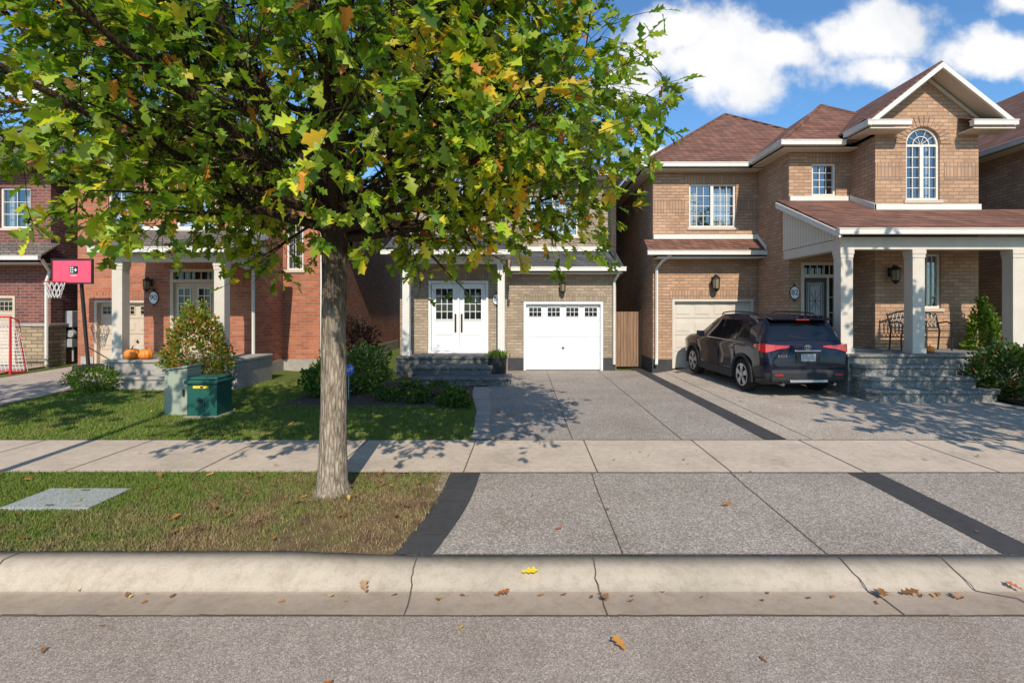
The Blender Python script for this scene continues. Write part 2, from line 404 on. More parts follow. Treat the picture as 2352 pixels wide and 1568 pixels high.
addj([(6.9,4.07,zap(0,4.07)+.0085),(6.9,5.6,.0085),(6.9,5.98,.0085)])
def dl(y):
    if y<9.5: return -.42-.13*sm(7.5,9,y)
    return -.55-.25*sm(9.5,12.8,y)
sheet("driveway",dl,3.57,7.52,16.0,.006,M['agg'],nx=16,ny=30)
sheet("border_strip.002",3.55,3.88,7.52,16.6,.012,M['darkstrip'],nx=3,ny=30)
sheet("driveway.001",3.86,lambda y:10.2-.9*sm(7.6,10,y),7.52,15.4,.007,M['agg2'],nx=30,ny=30)
sheet("border_strip.003",lambda y:10.2-.9*sm(7.6,10,y)-.2,lambda y:10.4-.9*sm(7.6,10,y),7.52,10.6,.014,M['edgestone'],nx=3,ny=16)
for x in (.76,2.35): addj([(x,7.52,.011),(x+.05,16.0,.011)])
addj([(x,11.6,.011) for x in (-.7,1.5,3.54)],.009)
addj([(4.25,7.52,.012)]+[(4.25,y,H(4.25,y)+.013) for y in (9,11,13,15.3)],.010)
addj([(6.3,y,H(6.3,y)+.013) for y in (7.52,9,11,13,15.3)],.010)
def el(y): return dl(y)-.30+.06*math.sin((y-7.5)*1.1)
sheet("path_edging",el,lambda y:dl(y)+.01,7.52,12.6,.012,M['edgestone'],nx=3,ny=30)
for i,y in enumerate(np.arange(7.9,12.5,.42)): addj([(el(y)+.01,y,.017),(dl(y),y+.03,.017)],.01)
tag(jm.done("pavement_joint",None,M['joint'],fixn=False),kind="structure")
sheet("verge_lawn",-7,lambda y:(lx(y)),4.058,5.99,.0,M['vg'],zf=lambda x,y:-.031*(1-ch(x))*(1-sm(4.05,4.9,y)),nx=90,ny=10)
sheet("verge_lawn.001",-60,-6.99,4.058,5.99,.0,M['vg'],zf=lambda x,y:0,nx=8,ny=4)
sheet("lawn",-9.9,el,7.52,15.2,.0,M['lg'],nx=40,ny=30)
sheet("driveway.002",-13.1,-9.9,7.52,15.3,.006,M['agg2'],nx=14,ny=24)
sheet("driveway.003",-19,-13.9,7.52,15.3,.006,M['agg2'],nx=14,ny=24)
sheet("garden_bed",-4.9,lambda y:-1.05,9.9,13.4,.008,M['soil'],nx=14,ny=12)
sheet("garden_bed.001",9.7,15,9.2,11.4,.012,M['soil'],nx=14,ny=8)
def fast(name,V,F,mats,parent=None,cols=None,loc=None):
    k=F.shape[1]; me=bpy.data.meshes.new(name); c=np.array(loc if loc is not None else V.mean(0)); 
    me.vertices.add(len(V)); me.vertices.foreach_set("co",(V-c).astype(np.float32).ravel())
    me.loops.add(F.size); me.loops.foreach_set("vertex_index",F.astype(np.int32).ravel())
    me.polygons.add(len(F)); me.polygons.foreach_set("loop_start",np.arange(0,F.size,k,dtype=np.int32))
    try: me.polygons.foreach_set("loop_total",np.full(len(F),k,dtype=np.int32))
    except Exception: pass
    me.update(calc_edges=True); me.materials.append(mats)
    if cols is not None:
        a=me.color_attributes.new("Col",'FLOAT_COLOR','POINT')
        a.data.foreach_set("color",np.concatenate([cols,np.ones((len(cols),1))],1).astype(np.float32).ravel())
    ob=bpy.data.objects.new(name,me); reg(ob,parent,c); return ob
def blades(name,x0,x1,y0,y1,n,h,m,xr=None,thin=None):
    x=rng.uniform(x0,x1,n); y=rng.uniform(y0,y1,n)
    if xr is not None:
        lim=np.array([xr(v) for v in y]); keep=x<lim+rng.uniform(-.03,.03,n); x=x[keep]; y=y[keep]
    if thin is not None:
        keep=thin(x,y); x=x[keep]; y=y[keep]
    n=len(x); z=np.array([H(a,b) for a,b in zip(x,y)])-.004
    if y1<6.5: z=z-np.array([.031*(1-ch(a))*(1-sm(4.05,4.9,b)) for a,b in zip(x,y)])
    a=rng.uniform(0,6.28,n); hh=h*rng.uniform(.45,1.2,n); w=.0035*(1+rng.random(n)); l=hh*rng.uniform(.2,.9,n); b=rng.uniform(0,6.28,n)
    V=np.zeros((n,3,3)); V[:,0]=np.stack([x-w*np.cos(a),y-w*np.sin(a),z],1); V[:,1]=np.stack([x+w*np.cos(a),y+w*np.sin(a),z],1)
    V[:,2]=np.stack([x+l*np.cos(b),y+l*np.sin(b),z+hh],1)
    return fast(name,V.reshape(-1,3),np.arange(n*3).reshape(-1,3),m)
def thinf(x,y):
    d=np.sin(x*3.1+1)*np.cos(y*4.3)+np.sin(x*7.7+y*5.1)*.5
    p=np.clip(.95-.45*np.clip((x+3.6)/2.4,0,1)-.35*(d>.35)-.3*np.clip((4.8-y)/.7,0,1)*(x>-3),.10,1)
    return rng.random(len(x))<p
tag(blades("verge_grass",-6.2,-.7,4.05,6.01,85000,.042,M['vb'],lx,thinf),kind="stuff",label="short patchy grass beside the kerb")
tag(blades("lawn_grass",-9.9,-.7,7.49,13.2,110000,.05,M['lb'],el,lambda x,y:~((x>-4.7)&(y>10.1))),kind="stuff",label="green mown lawn grass")
# ---------------------------------------------------------------- foliage
ST=np.array([[0,.02],[.15,.16],[.27,.07],[.42,.30],[.55,.12],[.70,.31],[.84,.13],[1,.01]])
ST2=np.array([[0,.02],[.3,.26],[.65,.24],[1,.01]])
def leaves(name,C,A,N,S,cols,m,parent=None,st=ST,curl=.25,fold=.35,loc=None):
    n=len(C); A=A/np.linalg.norm(A,axis=1,keepdims=True)
    s=np.cross(A,N); s/=np.linalg.norm(s,axis=1,keepdims=True)+1e-9; N=np.cross(s,A)
    k=len(st); V=np.zeros((n,3*k,3)); cu=curl*rng.uniform(-.3,1.4,n); fo=fold*rng.uniform(.0,1.3,n)
    asy=rng.uniform(.8,1.25,(n,k))
    for i,(x,w) in enumerate(st):
        base=C+A*(S*x)[:,None]-N*(S*cu*x*x)[:,None]
        V[:,i]=base
        for sg,o in ((1,k),(-1,2*k)):
            ww=w*(asy[:,i] if sg>0 else 2-asy[:,i])
            V[:,o+i]=base+s*(S*ww*sg)[:,None]+N*(S*ww*fo)[:,None]+A*(S*.05*(w>.2))[:,None]
    q=[]
    for i in range(k-1): q.append([i,i+1,k+i+1,k+i]); q.append([i,2*k+i,2*k+i+1,i+1])
    q=np.array(q); F=(q[None]+ (np.arange(n)*3*k)[:,None,None]).reshape(-1,4)
    cv=np.repeat(cols,3*k,axis=0)
    return fast(name,V.reshape(-1,3),F,m,parent,cv,loc)
def leafcols(n,pal,w):
    pal=np.array(pal); i=rng.choice(len(pal),n,p=np.array(w)/sum(w)); c=pal[i]
    return np.clip(c*rng.uniform(.7,1.3,(n,1))*rng.uniform(.9,1.1,(n,3)),0,1)
def build_tree(name,base,label,seed,low,nl=12,dens=1.0,full=True,R0=3.0,rad_clip=None):
    rnd=random.Random(seed); bx,by=base
    e=thing(name,(bx,by,0),label,"tree","oak trees along the street")
    br=[]; LP=[];LD=[]
    def V3(s=1): return Vector((rnd.uniform(-s,s),rnd.uniform(-s,s),rnd.uniform(-s,s)))
    def grow(p,d,L,r,lvl):
        step=.18 if lvl<=1 else (.13 if lvl==2 else .1)
        n=max(3,int(L/step)); pts=[p.copy()]; rad=[r]; d=d.normalized(); ds=[d.copy()]
        for i in range(n):
            t=(i+1)/n
            up={0:.02,1:.01,2:-.01,3:-.06}[lvl]
            d=(d+V3({0:.08,1:.15,2:.22,3:.24}[lvl])+Vector((0,0,up))).normalized()
            p=p+d*(L/n); pts.append(p.copy()); ds.append(d.copy()); rad.append(max(.0025,r*(1-.78*t)))
        br.append((pts,rad,lvl))
        if lvl<3:
            gap={0:.28,1:.22,2:.15}[lvl]/dens; s=L*({0:.2,1:.22,2:.15}[lvl])
            while s<L:
                i=min(n,int(s/L*n)); t=s/L
                ax=ds[i].cross(V3()).normalized(); ang=math.radians(rnd.uniform(30,66))
                cd=Matrix.Rotation(ang,3,ax)@ds[i]
                if lvl==0: cl=rnd.uniform(1.1,1.9)*(1-.4*t)
                elif lvl==1: cl=rnd.uniform(.6,1.15)*(1-.35*t)
                else: cl=rnd.uniform(.2,.45)
                grow(pts[i],cd,cl,max(.003,rad[i]*({0:.48,1:.45,2:.5}[lvl])),lvl+1)
                s+=gap*rnd.uniform(.6,1.4)
        if lvl==3:
            for i in range(1,n+1):
                for k in range(1 if i<n else 5):
                    dd=(ds[i]+V3()*.95+Vector((0,0,-.15))).normalized(); LP.append(pts[i]+V3(.015)); LD.append(dd)
    tz=[(0,.225,0,0),(.05,.185,0,0),(.15,.155,.0,0),(.5,.137,.003,.005),(1.0,.129,.01,.01),(1.6,.124,.01,.0),(2.2,.124,.02,.0),(2.75,.132,.02,.01),(3.2,.118,.03,.02),(4,.09,.0,.05),(5.2,.06,.06,.05),(6.6,.03,.0,.0),(7.8,.01,.05,0)]
    tp=[Vector((bx+a,by+b,z-.03)) for z,r,a,b in tz]; tr=[r for z,r,a,b in tz]
    def tpt(z):
        for i in range(len(tz)-1):
            if tz[i][0]<=z<=tz[i+1][0]:
                t=(z-tz[i][0])/(tz[i+1][0]-tz[i][0]); return tp[i].lerp(tp[i+1],t)
        return tp[-1]
    for az,el_,L,z in low:
        a=math.radians(az); q=math.radians(el_)
        grow(tpt(z),Vector((math.cos(a)*math.cos(q),math.sin(a)*math.cos(q),math.sin(q))),L,.055,0)
    az=rnd.uniform(0,6)
    for k in range(nl):
        t=k/(nl-1); z=2.75+ (t**1.2)*3.2; az+=2.399+rnd.uniform(-.3,.3)
        q=math.radians(42+26*min(1,t*1.5)+rnd.uniform(-6,8)); L=(R0+.3)*(1.0-.42*t)+rnd.uniform(-.3,.3)
        grow(tpt(z),Vector((math.cos(az)*math.cos(q),math.sin(az)*math.cos(q),math.sin(q))),L,.085*(1-.5*t),0)
    mb=MB(); mb.tube(tp,tr,22); mb.done("trunk",e,M['bark'],smooth=True,fixn=False)
    mb=MB()
    for pts,rad,lvl in br:
        if lvl==3 and not full: continue
        if lvl>=2 and (min(p.y for p in pts)<1.3 or min(p.z for p in pts)<1.98): continue
        if lvl>=2 and full and math.hypot(pts[-1].x-bx,pts[-1].y-by)<.9: continue
        mb.tube(pts,rad,(9,6,4,3)[lvl],cap=False)
    mb.done("branches",e,M['bark'],smooth=True,fixn=False)
    C=np.array([p[:] for p in LP]); A=np.array([p[:] for p in LD])
    dx=C[:,0]-bx; dy=C[:,1]-by; dd=np.hypot(dx,dy)
    keep=(C[:,2]>2.02+.45*rng.random(len(C))**1.5)&(C[:,1]>1.35)&(rng.random(len(C))<np.clip((dd-.35)/1.3,.05,1))
    if full:
        front=(dy<.3)&(np.abs(dx+dy*.12)<1.2)&(C[:,2]>3.1)
        keep&=~(front&(rng.random(len(C))<.38))
        gfield=np.sin(C[:,0]*2.9+.5)*np.sin(C[:,1]*2.3+1.1)+np.sin(C[:,2]*3.3+C[:,0]*1.4)*.8+np.sin(C[:,1]*4.1-C[:,2]*2.2)*.5
        keep&=~((gfield>.75)&(rng.random(len(C))<.6))
    if rad_clip: keep&=~((dx>0)&(dd>rad_clip-.25*np.sin(C[:,2]*3.1+C[:,1]*1.7)**2))
    C=C[keep];A=A[keep];n=len(C)
    N=rng.normal(0,1,(n,3)); N[:,2]=np.abs(N[:,2])+.7; N[:,1]-=.45
    S=rng.uniform(.095,.18,n)*(1 if full else 1.3)
    cols=leafcols(n,[(.065,.135,.015),(.12,.21,.02),(.20,.30,.026),(.32,.38,.035),(.60,.47,.04),(.60,.23,.035),(.22,.10,.04)],[2.4,4,4.4,3.0,.8,.26,.12])
    for _ in range(46):
        c0=C[rng.integers(n)]; m_=np.linalg.norm(C-c0,axis=1)<rng.uniform(.15,.33); cols[m_]=leafcols(int(m_.sum()),[(.58,.47,.05),(.42,.44,.045),(.62,.26,.04)],[2,4,1])
    low_=C[:,2]<3.1; cols[low_]=np.clip(cols[low_]*np.array([1.35,1.22,1.0]),0,.7)
    leaves("crown",C,A,N,S,cols,M['leaf'],e,st=(ST if full else ST2))
    return e
LOW=[(2,22,2.9,3.0),(-38,14,2.6,2.8),(-75,16,2.6,2.95),(-110,18,2.8,2.85),(-125,28,3.3,3.2),(-142,14,3.5,2.9),(-165,16,3.9,3.1),(178,12,3.8,2.75),(155,16,3.6,3.0),(120,14,3.1,2.8),(85,16,2.8,3.1),(45,14,2.9,2.75),(20,10,2.7,2.65),(-20,8,2.7,2.75),(-60,30,3.0,3.3),(-155,34,3.8,3.5),(30,38,3.2,3.6),(-20,42,3.2,3.7),(-8,28,3.1,3.3),(10,50,3.3,3.9)]
build_tree("oak_tree",(-1.95,5.37),"oak with green and yellowing leaves on the grass verge",5,LOW,nl=11,rad_clip=3.8)
LB=[(a,18,2.2,2.9) for a in (0,60,120,180,240,300)]
build_tree("oak_tree.001",(8.5,4.3),"oak street tree beside the kerb",8,LB,nl=10,dens=.72,full=False,R0=2.6)
build_tree("oak_tree.002",(-9.4,4.5),"oak street tree on the verge",13,LB[:5],nl=8,dens=.66,full=False,R0=2.3)
def shrub(name,c,r,n,size,pal,w,label,st=ST2,cat="shrub",shape='ball',group=None):
    z=H(c[0],c[1])+(c[2] if len(c)>2 else 0); e=thing(name,(c[0],c[1],z),label,cat,group)
    u=rng.normal(0,1,(n,3)); u/=np.linalg.norm(u,axis=1,keepdims=True); rr=rng.uniform(.35,1,n)**.5
    lump=1+.18*np.sin(u[:,0]*5+c[0]*3)*np.cos(u[:,1]*6+1)+.12*np.sin(u[:,2]*9+u[:,0]*4)
    P=u*rr[:,None]*lump[:,None]
    if shape=='cone': k=np.clip(1-.5*(P[:,2]+1)/2,.2,1.2)*1.15; P[:,0]*=k; P[:,1]*=k
    C=np.stack([c[0]+P[:,0]*r[0],c[1]+P[:,1]*r[1],z+r[2]+P[:,2]*r[2]],1); C[:,2]=np.maximum(C[:,2],z+.02)
    A=u+rng.normal(0,.6,(n,3)); A[:,2]+=.4; N=rng.normal(0,1,(n,3)); N[:,2]+=.8
    leaves("foliage",C,A,N,rng.uniform(.6,1.3,n)*size,leafcols(n,pal,w),M['leaf'],e,st=st,curl=.15)
    mb=MB()
    for k in range(9):
        a=k*2.4; q=.75; mb.tube([(c[0]+.03*math.cos(a),c[1]+.03*math.sin(a),z-.03),(c[0]+math.cos(a)*r[0]*.35,c[1]+math.sin(a)*r[1]*.35,z+r[2]*.8),(c[0]+math.cos(a)*r[0]*q,c[1]+math.sin(a)*r[1]*q,z+r[2]*1.35)],[.014,.009,.003],5)
    mb.done("stems",e,M['bark'],smooth=True,fixn=False)
    return e
GR=[(.06,.12,.018),(.10,.17,.025),(.16,.23,.035)]
shrub("round_shrub",(-9.3,11.25),(.52,.48,.27),2600,.05,[(.08,.15,.015),(.13,.22,.025),(.19,.28,.035)],[1,1,1],"small clipped round green shrub on the lawn")
shrub("berry_shrub",(-7.0,11.15),(.78,.7,.96),5200,.075,[(.09,.15,.02),(.16,.22,.03),(.26,.29,.04),(.55,.18,.03),(.35,.27,.04)],[3,3,2,1.5,1.3],"tall green shrub with orange berries beside the porch",shape='cone')
shrub("purple_shrub",(-4.15,12.7),(.62,.5,.85),2800,.08,[(.06,.022,.027),(.04,.035,.018),(.09,.035,.035)],[1,1,1],"dark purple leaved shrub in the garden bed")
shrub("hydrangea_shrub",(-3.55,11.75),(.6,.5,.52),2400,.09,GR+[(.38,.36,.2)],[2,2,2,1.8],"green hydrangea with pale faded blooms beside steps")
shrub("leafy_shrub",(-4.3,11.3),(.45,.4,.34),1300,.09,GR,[2,2,1],"low leafy green shrub in the garden bed")
shrub("leafy_shrub.002",(-5.1,13.6),(.4,.35,.3),900,.07,GR,[2,2,1],"low leafy green shrub against the brick house")
for i,(x,y,r) in enumerate([(-1.35,10.6,.22),(-1.75,11.2,.26),(-2.4,11.4,.24),(-2.1,10.5,.18),(-3.0,11.1,.2),(-1.15,9.9,.18),(-1.4,10.1,.2),(-2.7,10.7,.2)]):
    shrub("perennial_plant"+("" if i==0 else ".%03d"%i),(x,y),(r*1.3,r,r*.62),750,.055,GR+[(.03,.05,.02)],[1,2,1,2],"low green perennial clump in the garden bed",cat="plant",group="low plants along the garden bed")
shrub("rose_shrub",(10.15,10.6),(.95,.6,.55),4200,.08,[(.03,.07,.015),(.06,.11,.02),(.09,.15,.025),(.4,.03,.04)],[3,3,2,.25],"dark green bushy shrub beside the porch steps")
shrub("cedar_shrub",(10.75,12.0),(.42,.4,1.0),3200,.08,[(.10,.18,.02),(.18,.27,.03)],[1,1],"upright bright green cedar beside the porch",shape='cone')
shrub("leafy_shrub.001",(9.95,9.6),(.5,.35,.3),1500,.08,GR,[2,2,1],"low green shrub edging the drive")
# ---------------------------------------------------------------- house helpers
def window(parent,x0,x1,z0,z1,y,mull=1,grid=(2,4),arch=False,m='white',cover='half',sill=True):
    yf=y+.05; mb=MB(); f=.055
    zs=z1-(x1-x0)/2 if arch else z1
    mb.box(x0,x0+f,yf,yf+.07,z0,zs); mb.box(x1-f,x1,yf,yf+.07,z0,zs); mb.box(x0+f,x1-f,yf,yf+.07,z0,z0+f)
    mb.box(x0+f,x1-f,yf,yf+.07,zs-f,zs)
    w=(x1-x0)
    for i in range(mull):
        c=x0+w*(i+1)/(mull+1); mb.box(c-f*.8,c+f*.8,yf-.01,yf+.06,z0+f,zs-f)
    secs=[(x0+w*i/(mull+1)+f,x0+w*(i+1)/(mull+1)-f) for i in range(mull+1)]
    for a,b in secs:
        for k in range(1,grid[0]): c=a+(b-a)*k/grid[0]; mb.box(c-.009,c+.009,yf+.015,yf+.03,z0+f,zs-f)
        for k in range(1,grid[1]): c=z0+f+(zs-z0-2*f)*k/grid[1]; mb.box(a,b,yf+.017,yf+.032,c-.009,c+.009)
    if arch:
        cx_=(x0+x1)/2; r=w/2
        for i in range(14):
            a0=math.pi*i/14; a1=math.pi*(i+1)/14
            P=[(cx_+rr*math.cos(a),yf,zs+.002+rr*math.sin(a)) for rr,a in ((r,a0),(r,a1),(r-f,a1),(r-f,a0))]
            mb.prism(P,(0,.07,0))
            P=[(cx_+rr*math.cos(a),yf+.015,zs+.002+rr*math.sin(a)) for rr,a in ((r*.5,a0),(r*.5,a1),(r*.5-.018,a1),(r*.5-.018,a0))]
            mb.prism(P,(0,.015,0))
        for a in (.6,1.2,1.94,2.54):
            mb.tube([(cx_+math.cos(a)*.03,yf+.03,zs+math.sin(a)*.03),(cx_+math.cos(a)*(r-f),yf+.03,zs+math.sin(a)*(r-f))],.009,4)
    wn=mb.done("window",parent,M[m])
    mg=MB(); yg=yf+.045
    pts=archpts(x0+.02,x1-.02,z0+.02,zs) if arch else R(x0+.02,x1-.02,z0+.02,z1-.02)
    mg.poly([(u,yg,v) for u,v in pts]); mg.done("pane",wn,M['glass'])
    mc=MB(); yc=yg+.16
    mc.poly([(u,yc+.2,v) for u,v in R(x0-.3,x1+.3,z0-.3,z1+.3)],1)  # dark backing sheet, unlit room's shade put into its colour; not a curtain
    if cover=='half':
        mc.poly([(u,yc,v) for u,v in R(x0-.05,x0+w*.22,z0-.1,z1)]); mc.poly([(u,yc,v) for u,v in R(x1-w*.42,x1+.05,z0-.1,z1)])
    elif cover=='full': mc.poly([(u,yc,v) for u,v in R(x0-.1,x1+.1,z0-.1,z1+.05)])
    elif cover=='sides':
        mc.poly([(u,yc,v) for u,v in R(x0-.05,x0+w*.2,z0-.1,z1)]); mc.poly([(u,yc,v) for u,v in R(x1-w*.2,x1+.05,z0-.1,z1)])
    mc.done("curtain",wn,[M['blind'] if cover=='full' else M['curt'],M['dkin']],fixn=False)
    if sill:
        ms=MB(); ms.box(x0-.06,x1+.06,y-.04,y+.1,z0-.08,z0-.002); ms.done("sill",wn,M['beige'],bevel=.006)
    return wn
def soldier(parent,x0,x1,z0,h,y,m,name="lintel"):
    mb=MB(); mb.box(x0,x1,y-.012,y+.05,z0,z0+h); return mb.done(name,parent,M[m])
def garage(parent,x0,x1,z0,z1,y,m,win=False,frame='white',rows=4,cols=4):
    yd=y+.12; f=.07
    mb=MB(); mb.box(x0,x0+f,y-.015,y+.14,z0,z1); mb.box(x1-f,x1,y-.015,y+.14,z0,z1); mb.box(x0+f,x1-f,y-.015,y+.14,z1-f,z1)
    mb.done("garage_frame",parent,M[frame])
    a,b,c=x0+f,x1-f,z1-f; mb=MB(); rh=(c-z0)/rows
    for r in range(rows):
        zz=z0+r*rh; mb.box(a,b,yd,yd+.04,zz+.006,zz+rh-.006)
        if win and r==rows-1: continue
        cw=(b-a)/cols
        for k in range(cols):
            p,q=a+k*cw+.06,a+(k+1)*cw-.06; s0,s1=zz+.09,zz+rh-.09
            mb.prism([(p,yd-.001,s0),(q,yd-.001,s0),(q,yd-.001,s1),(p,yd-.001,s1)],(0,-.006,0))
            mb.prism([(p+.035,yd-.007,s0+.035),(q-.035,yd-.007,s0+.035),(q-.035,yd-.007,s1-.035),(p+.035,yd-.007,s1-.035)],(0,-.010,0))
    mb.box(a,b,yd+.03,yd+.06,z0,c)
    gd=mb.done("garage_door",parent,M[m],bevel=.004)
    if win:
        cw=(b-a)/cols; zz=z0+(rows-1)*rh
        for k in range(cols):
            p,q=a+k*cw+.10,a+(k+1)*cw-.10; s0,s1=zz+.13,zz+rh-.11
            mg=MB(); mg.box(p,q,yd-.012,yd-.004,s0,s1); mg.done("garage_window",gd,M['cglass'])
            mf=MB(); t=.018
            for X0,X1,Z0,Z1 in ((p-t,p,s0-t,s1+t),(q,q+t,s0-t,s1+t),(p,q,s0-t,s0),(p,q,s1,s1+t)): mf.box(X0,X1,yd-.024,yd-.001,Z0,Z1)
            for i in (1,2): c0=p+(q-p)*i/3; mf.box(c0-.007,c0+.007,yd-.022,yd-.013,s0,s1)
            c0=(s0+s1)/2; mf.box(p,q,yd-.0205,yd-.0125,c0-.007,c0+.007)
            mf.done("garage_window_frame",gd,M[m])
        mh=MB(); cx_=(a+b)/2; mh.box(cx_-.04,cx_+.04,yd-.05,yd-.02,z0+.68,z0+.70); mh.box(cx_-.008,cx_+.008,yd-.05,yd-.01,z0+.66,z0+.75); mh.done("handle",gd,M['dplas'])
    return gd
def column(parent,x,y,z0,z1,w=.26,m='white'):
    mb=MB(); h=w/2
    mb.box(x-h,x+h,y-h,y+h,z0+.12,z1-.12); mb.box(x-h-.02,x+h+.02,y-h-.02,y+h+.02,z0,z0+.12); mb.box(x-h-.02,x+h+.02,y-h-.02,y+h+.02,z1-.10,z1)
    mb.box(x-h-.01,x+h+.01,y-h-.01,y+h+.01,z1-.18,z1-.10)
    return mb.done("column",parent,M[m],bevel=.006)
def lantern(parent,x,y,z,s=1.0):
    mb=MB(); mb.box(x-.05*s,x+.05*s,y-.03,y-.001,z-.08*s,z+.10*s)
    mb.tube([(x,y-.02,z+.06*s),(x,y-.10*s,z+.15*s),(x,y-.16*s,z+.12*s)],.012,6)
    mb.lathe([(.02,.14*s),(.09*s,.07*s),(.095*s,.05*s)],(x,y-.16*s,z),8)
    mb.lathe([(.08*s,-.16*s),(.05*s,-.20*s),(.01,-.24*s)],(x,y-.16*s,z),8)
    for k in range(6):
        a=k*math.pi/3; mb.tube([(x+.085*s*math.cos(a),y-.16*s+.085*s*math.sin(a),z+.06*s),(x+.07*s*math.cos(a),y-.16*s+.07*s*math.sin(a),z-.17*s)],.007,4)
    l=mb.done("wall_lantern",parent,M['black'])
    mg=MB(); mg.lathe([(.065*s,-.15*s),(.078*s,.04*s)],(x,y-.16*s,z),8); mg.done("lamp_glass",l,M['brass'])
def plaque(parent,x,y,z,num,w=.11,h=.155):
    mb=MB(); n=24
    mb.prism([(x+w*1.18*math.cos(2*math.pi*i/n),y-.001,z+h*1.15*math.sin(2*math.pi*i/n)) for i in range(n)],(0,-.02,0))
    mb.prism([(x-.05,y-.002,z+h),(x+.05,y-.002,z+h),(x,y-.002,z+h+.09)],(0,-.015,0)); mb.prism([(x+.05,y-.002,z-h),(x-.05,y-.002,z-h),(x,y-.002,z-h-.09)],(0,-.015,0))
    p=mb.done("house_number",parent,M['black'])
    mb=MB(); mb.prism([(x+w*math.cos(2*math.pi*i/n),y-.021,z+h*math.sin(2*math.pi*i/n)) for i in range(n)],(0,-.006,0)); mb.done("number_plate",p,M['pure'])
    text(num,.19,(x,y-.03,z),p,M['black'],"number_lettering",ext=.002)
def downspout(parent,pts,m='white'):
    mb=MB(); mb.tube(pts,.045,6); mb.done("downspout",parent,M[m],smooth='auto',fixn=False)
def hip(mb,x0,x1,y0,y1,ze,s,m=0):
    t=(x1-x0)/2; xm=(x0+x1)/2; a=(xm,y0+t,ze+s*t); b=(xm,y1-t,ze+s*t)
    mb.poly([(x0,y0,ze),(x1,y0,ze),a],m); mb.poly([(x1,y0,ze),(x1,y1,ze),b,a],m)
    mb.poly([(x0,y1,ze),(x0,y0,ze),a,b],m); mb.poly([(x1,y1,ze),(x0,y1,ze),b],m)
def caps(parent,m,lines):
    for a,b in lines:
        mb=MB(); mb.tube([a,b],.07,6); mb.done("ridge_cap",parent,M[m],fixn=False)
def gable(mb,x0,x1,y0,y1,zr,s,m=0,th=.05):
    xm=(x0+x1)/2; h=(x1-x0)/2
    for sg,xe in ((-1,x0),(1,x1)):
        mb.prism([(xm,y0,zr),(xe,y0,zr-s*h),(xe,y0,zr-s*h-th),(xm,y0,zr-th)],(0,y1-y0,0),m)
def rake(parent,x0,x1,y,zr,s,h=.2,m='white',t=.06):
    xm=(x0+x1)/2; w=(x1-x0)/2; mb=MB()
    for xe in (x0,x1): mb.prism([(xm,y,zr-.05),(xe,y,zr-.05-s*w),(xe,y,zr-.05-s*w-h),(xm,y,zr-.05-h)],(0,t,0))
    mb.done("bargeboard",parent,M[m])
def eaves(parent,segs,z,m='white',name="gutter"):
    for x0,x1,y0,y1 in segs:
        mb=MB(); mb.box(x0,x1,y0,y1,z-.115,z+.005); mb.box(x0-.012,x1+.012,y0-.012,y1+.012,z-.012,z+.014)
        mb.done(name,parent,M[m],bevel=.008)
def board(parent,name,boxes,m,bevel=0,join=False):
    mm=M[m]
    if join:
        mb=MB()
        for b in boxes: mb.box(*b)
        return mb.done(name,parent,mm,bevel=bevel)
    for b in boxes:
        mb=MB(); mb.box(*b); o=mb.done(name,parent,mm,bevel=bevel)
    return o

# ================================================================ tan brick house (82)
h=thing("brick_house",(7.5,18,.1),"tan brick two storey house with brown roof and covered porch","house","houses along the street")
w=MB(); B=-.05
w.facade(R(3.93,7.02,B,6.0),[R(4.5,6.9,B+.01,2.2),R(5.0,6.38,4.32,5.61)],FY(15.3))
w.facade(R(15.3,26,B,6.0),[],FX(3.93,1))
w.facade(R(13.5,15.3,B,6.0),[],FX(7.02,1))
w.facade(R(7.02,8.62,B,6.1),[R(7.34,8.3,.95,3.12),R(7.62,8.25,4.86,5.71)],FY(13.5))
w.facade(R(12.55,13.5,B,6.1),[],FX(8.62,1))
w.facade([(8.62,B),(11.13,B),(11.13,6.45),(9.875,7.5),(8.62,6.45)],[archpts(9.37,10.19,4.55,5.91),R(9.76,10.22,1.92,3.24)],FY(12.55))
w.facade(R(12.55,26,B,6.0),[],FX(11.13,-1)); w.facade(R(3.93,11.13,B,6.0),[],FY(26))
w.done("wall",h,M['tan'],fixn=False)
board(h,"foundation",[(3.9,4.49,15.26,15.35,0,.42),(6.91,7.0,15.26,15.35,0,.42),(3.9,3.97,15.35,25,0,.42)],'foundD')
window(h,5.0,6.38,4.32,5.61,15.3,1,(3,4),cover='half')
window(h,7.62,8.25,4.86,5.71,13.5,0,(3,4),cover='none')
window(h,9.37,10.19,4.55,6.32,12.55,1,(2,5),arch=True,cover='sides')
window(h,9.76,10.22,1.92,3.24,12.55,0,(3,5),cover='full')
soldier(h,4.86,6.52,5.62,.24,15.3,'tanS'); soldier(h,7.5,8.37,5.72,.24,13.5,'tanS'); soldier(h,9.66,10.32,3.25,.2,12.55,'tanS')
soldier(h,4.42,6.98,2.21,.24,15.3,'tanS')
board(h,"brick_panel",[(3.94,4.92,15.288,15.34,4.75,5.15),(6.46,7.015,15.288,15.34,4.75,5.15),(8.63,9.28,12.538,12.6,5.05,5.45),(10.3,11.12,12.538,12.6,5.05,5.45)],'tanS')
mb=MB(); n=16; ccx=9.78
for i in range(n):
    a0=math.pi*i/n; a1=math.pi*(i+1)/n-.03
    mb.prism([(ccx+rr*math.cos(a),12.53,5.91+rr*math.sin(a)) for rr,a in ((.42,a0),(.42,a1),(.68,a1),(.68,a0))],(0,.06,0))
mb.done("window_arch",h,M['tan'])
garage(h,4.5,6.9,.15,2.2,15.3,'cream',False,'cream')
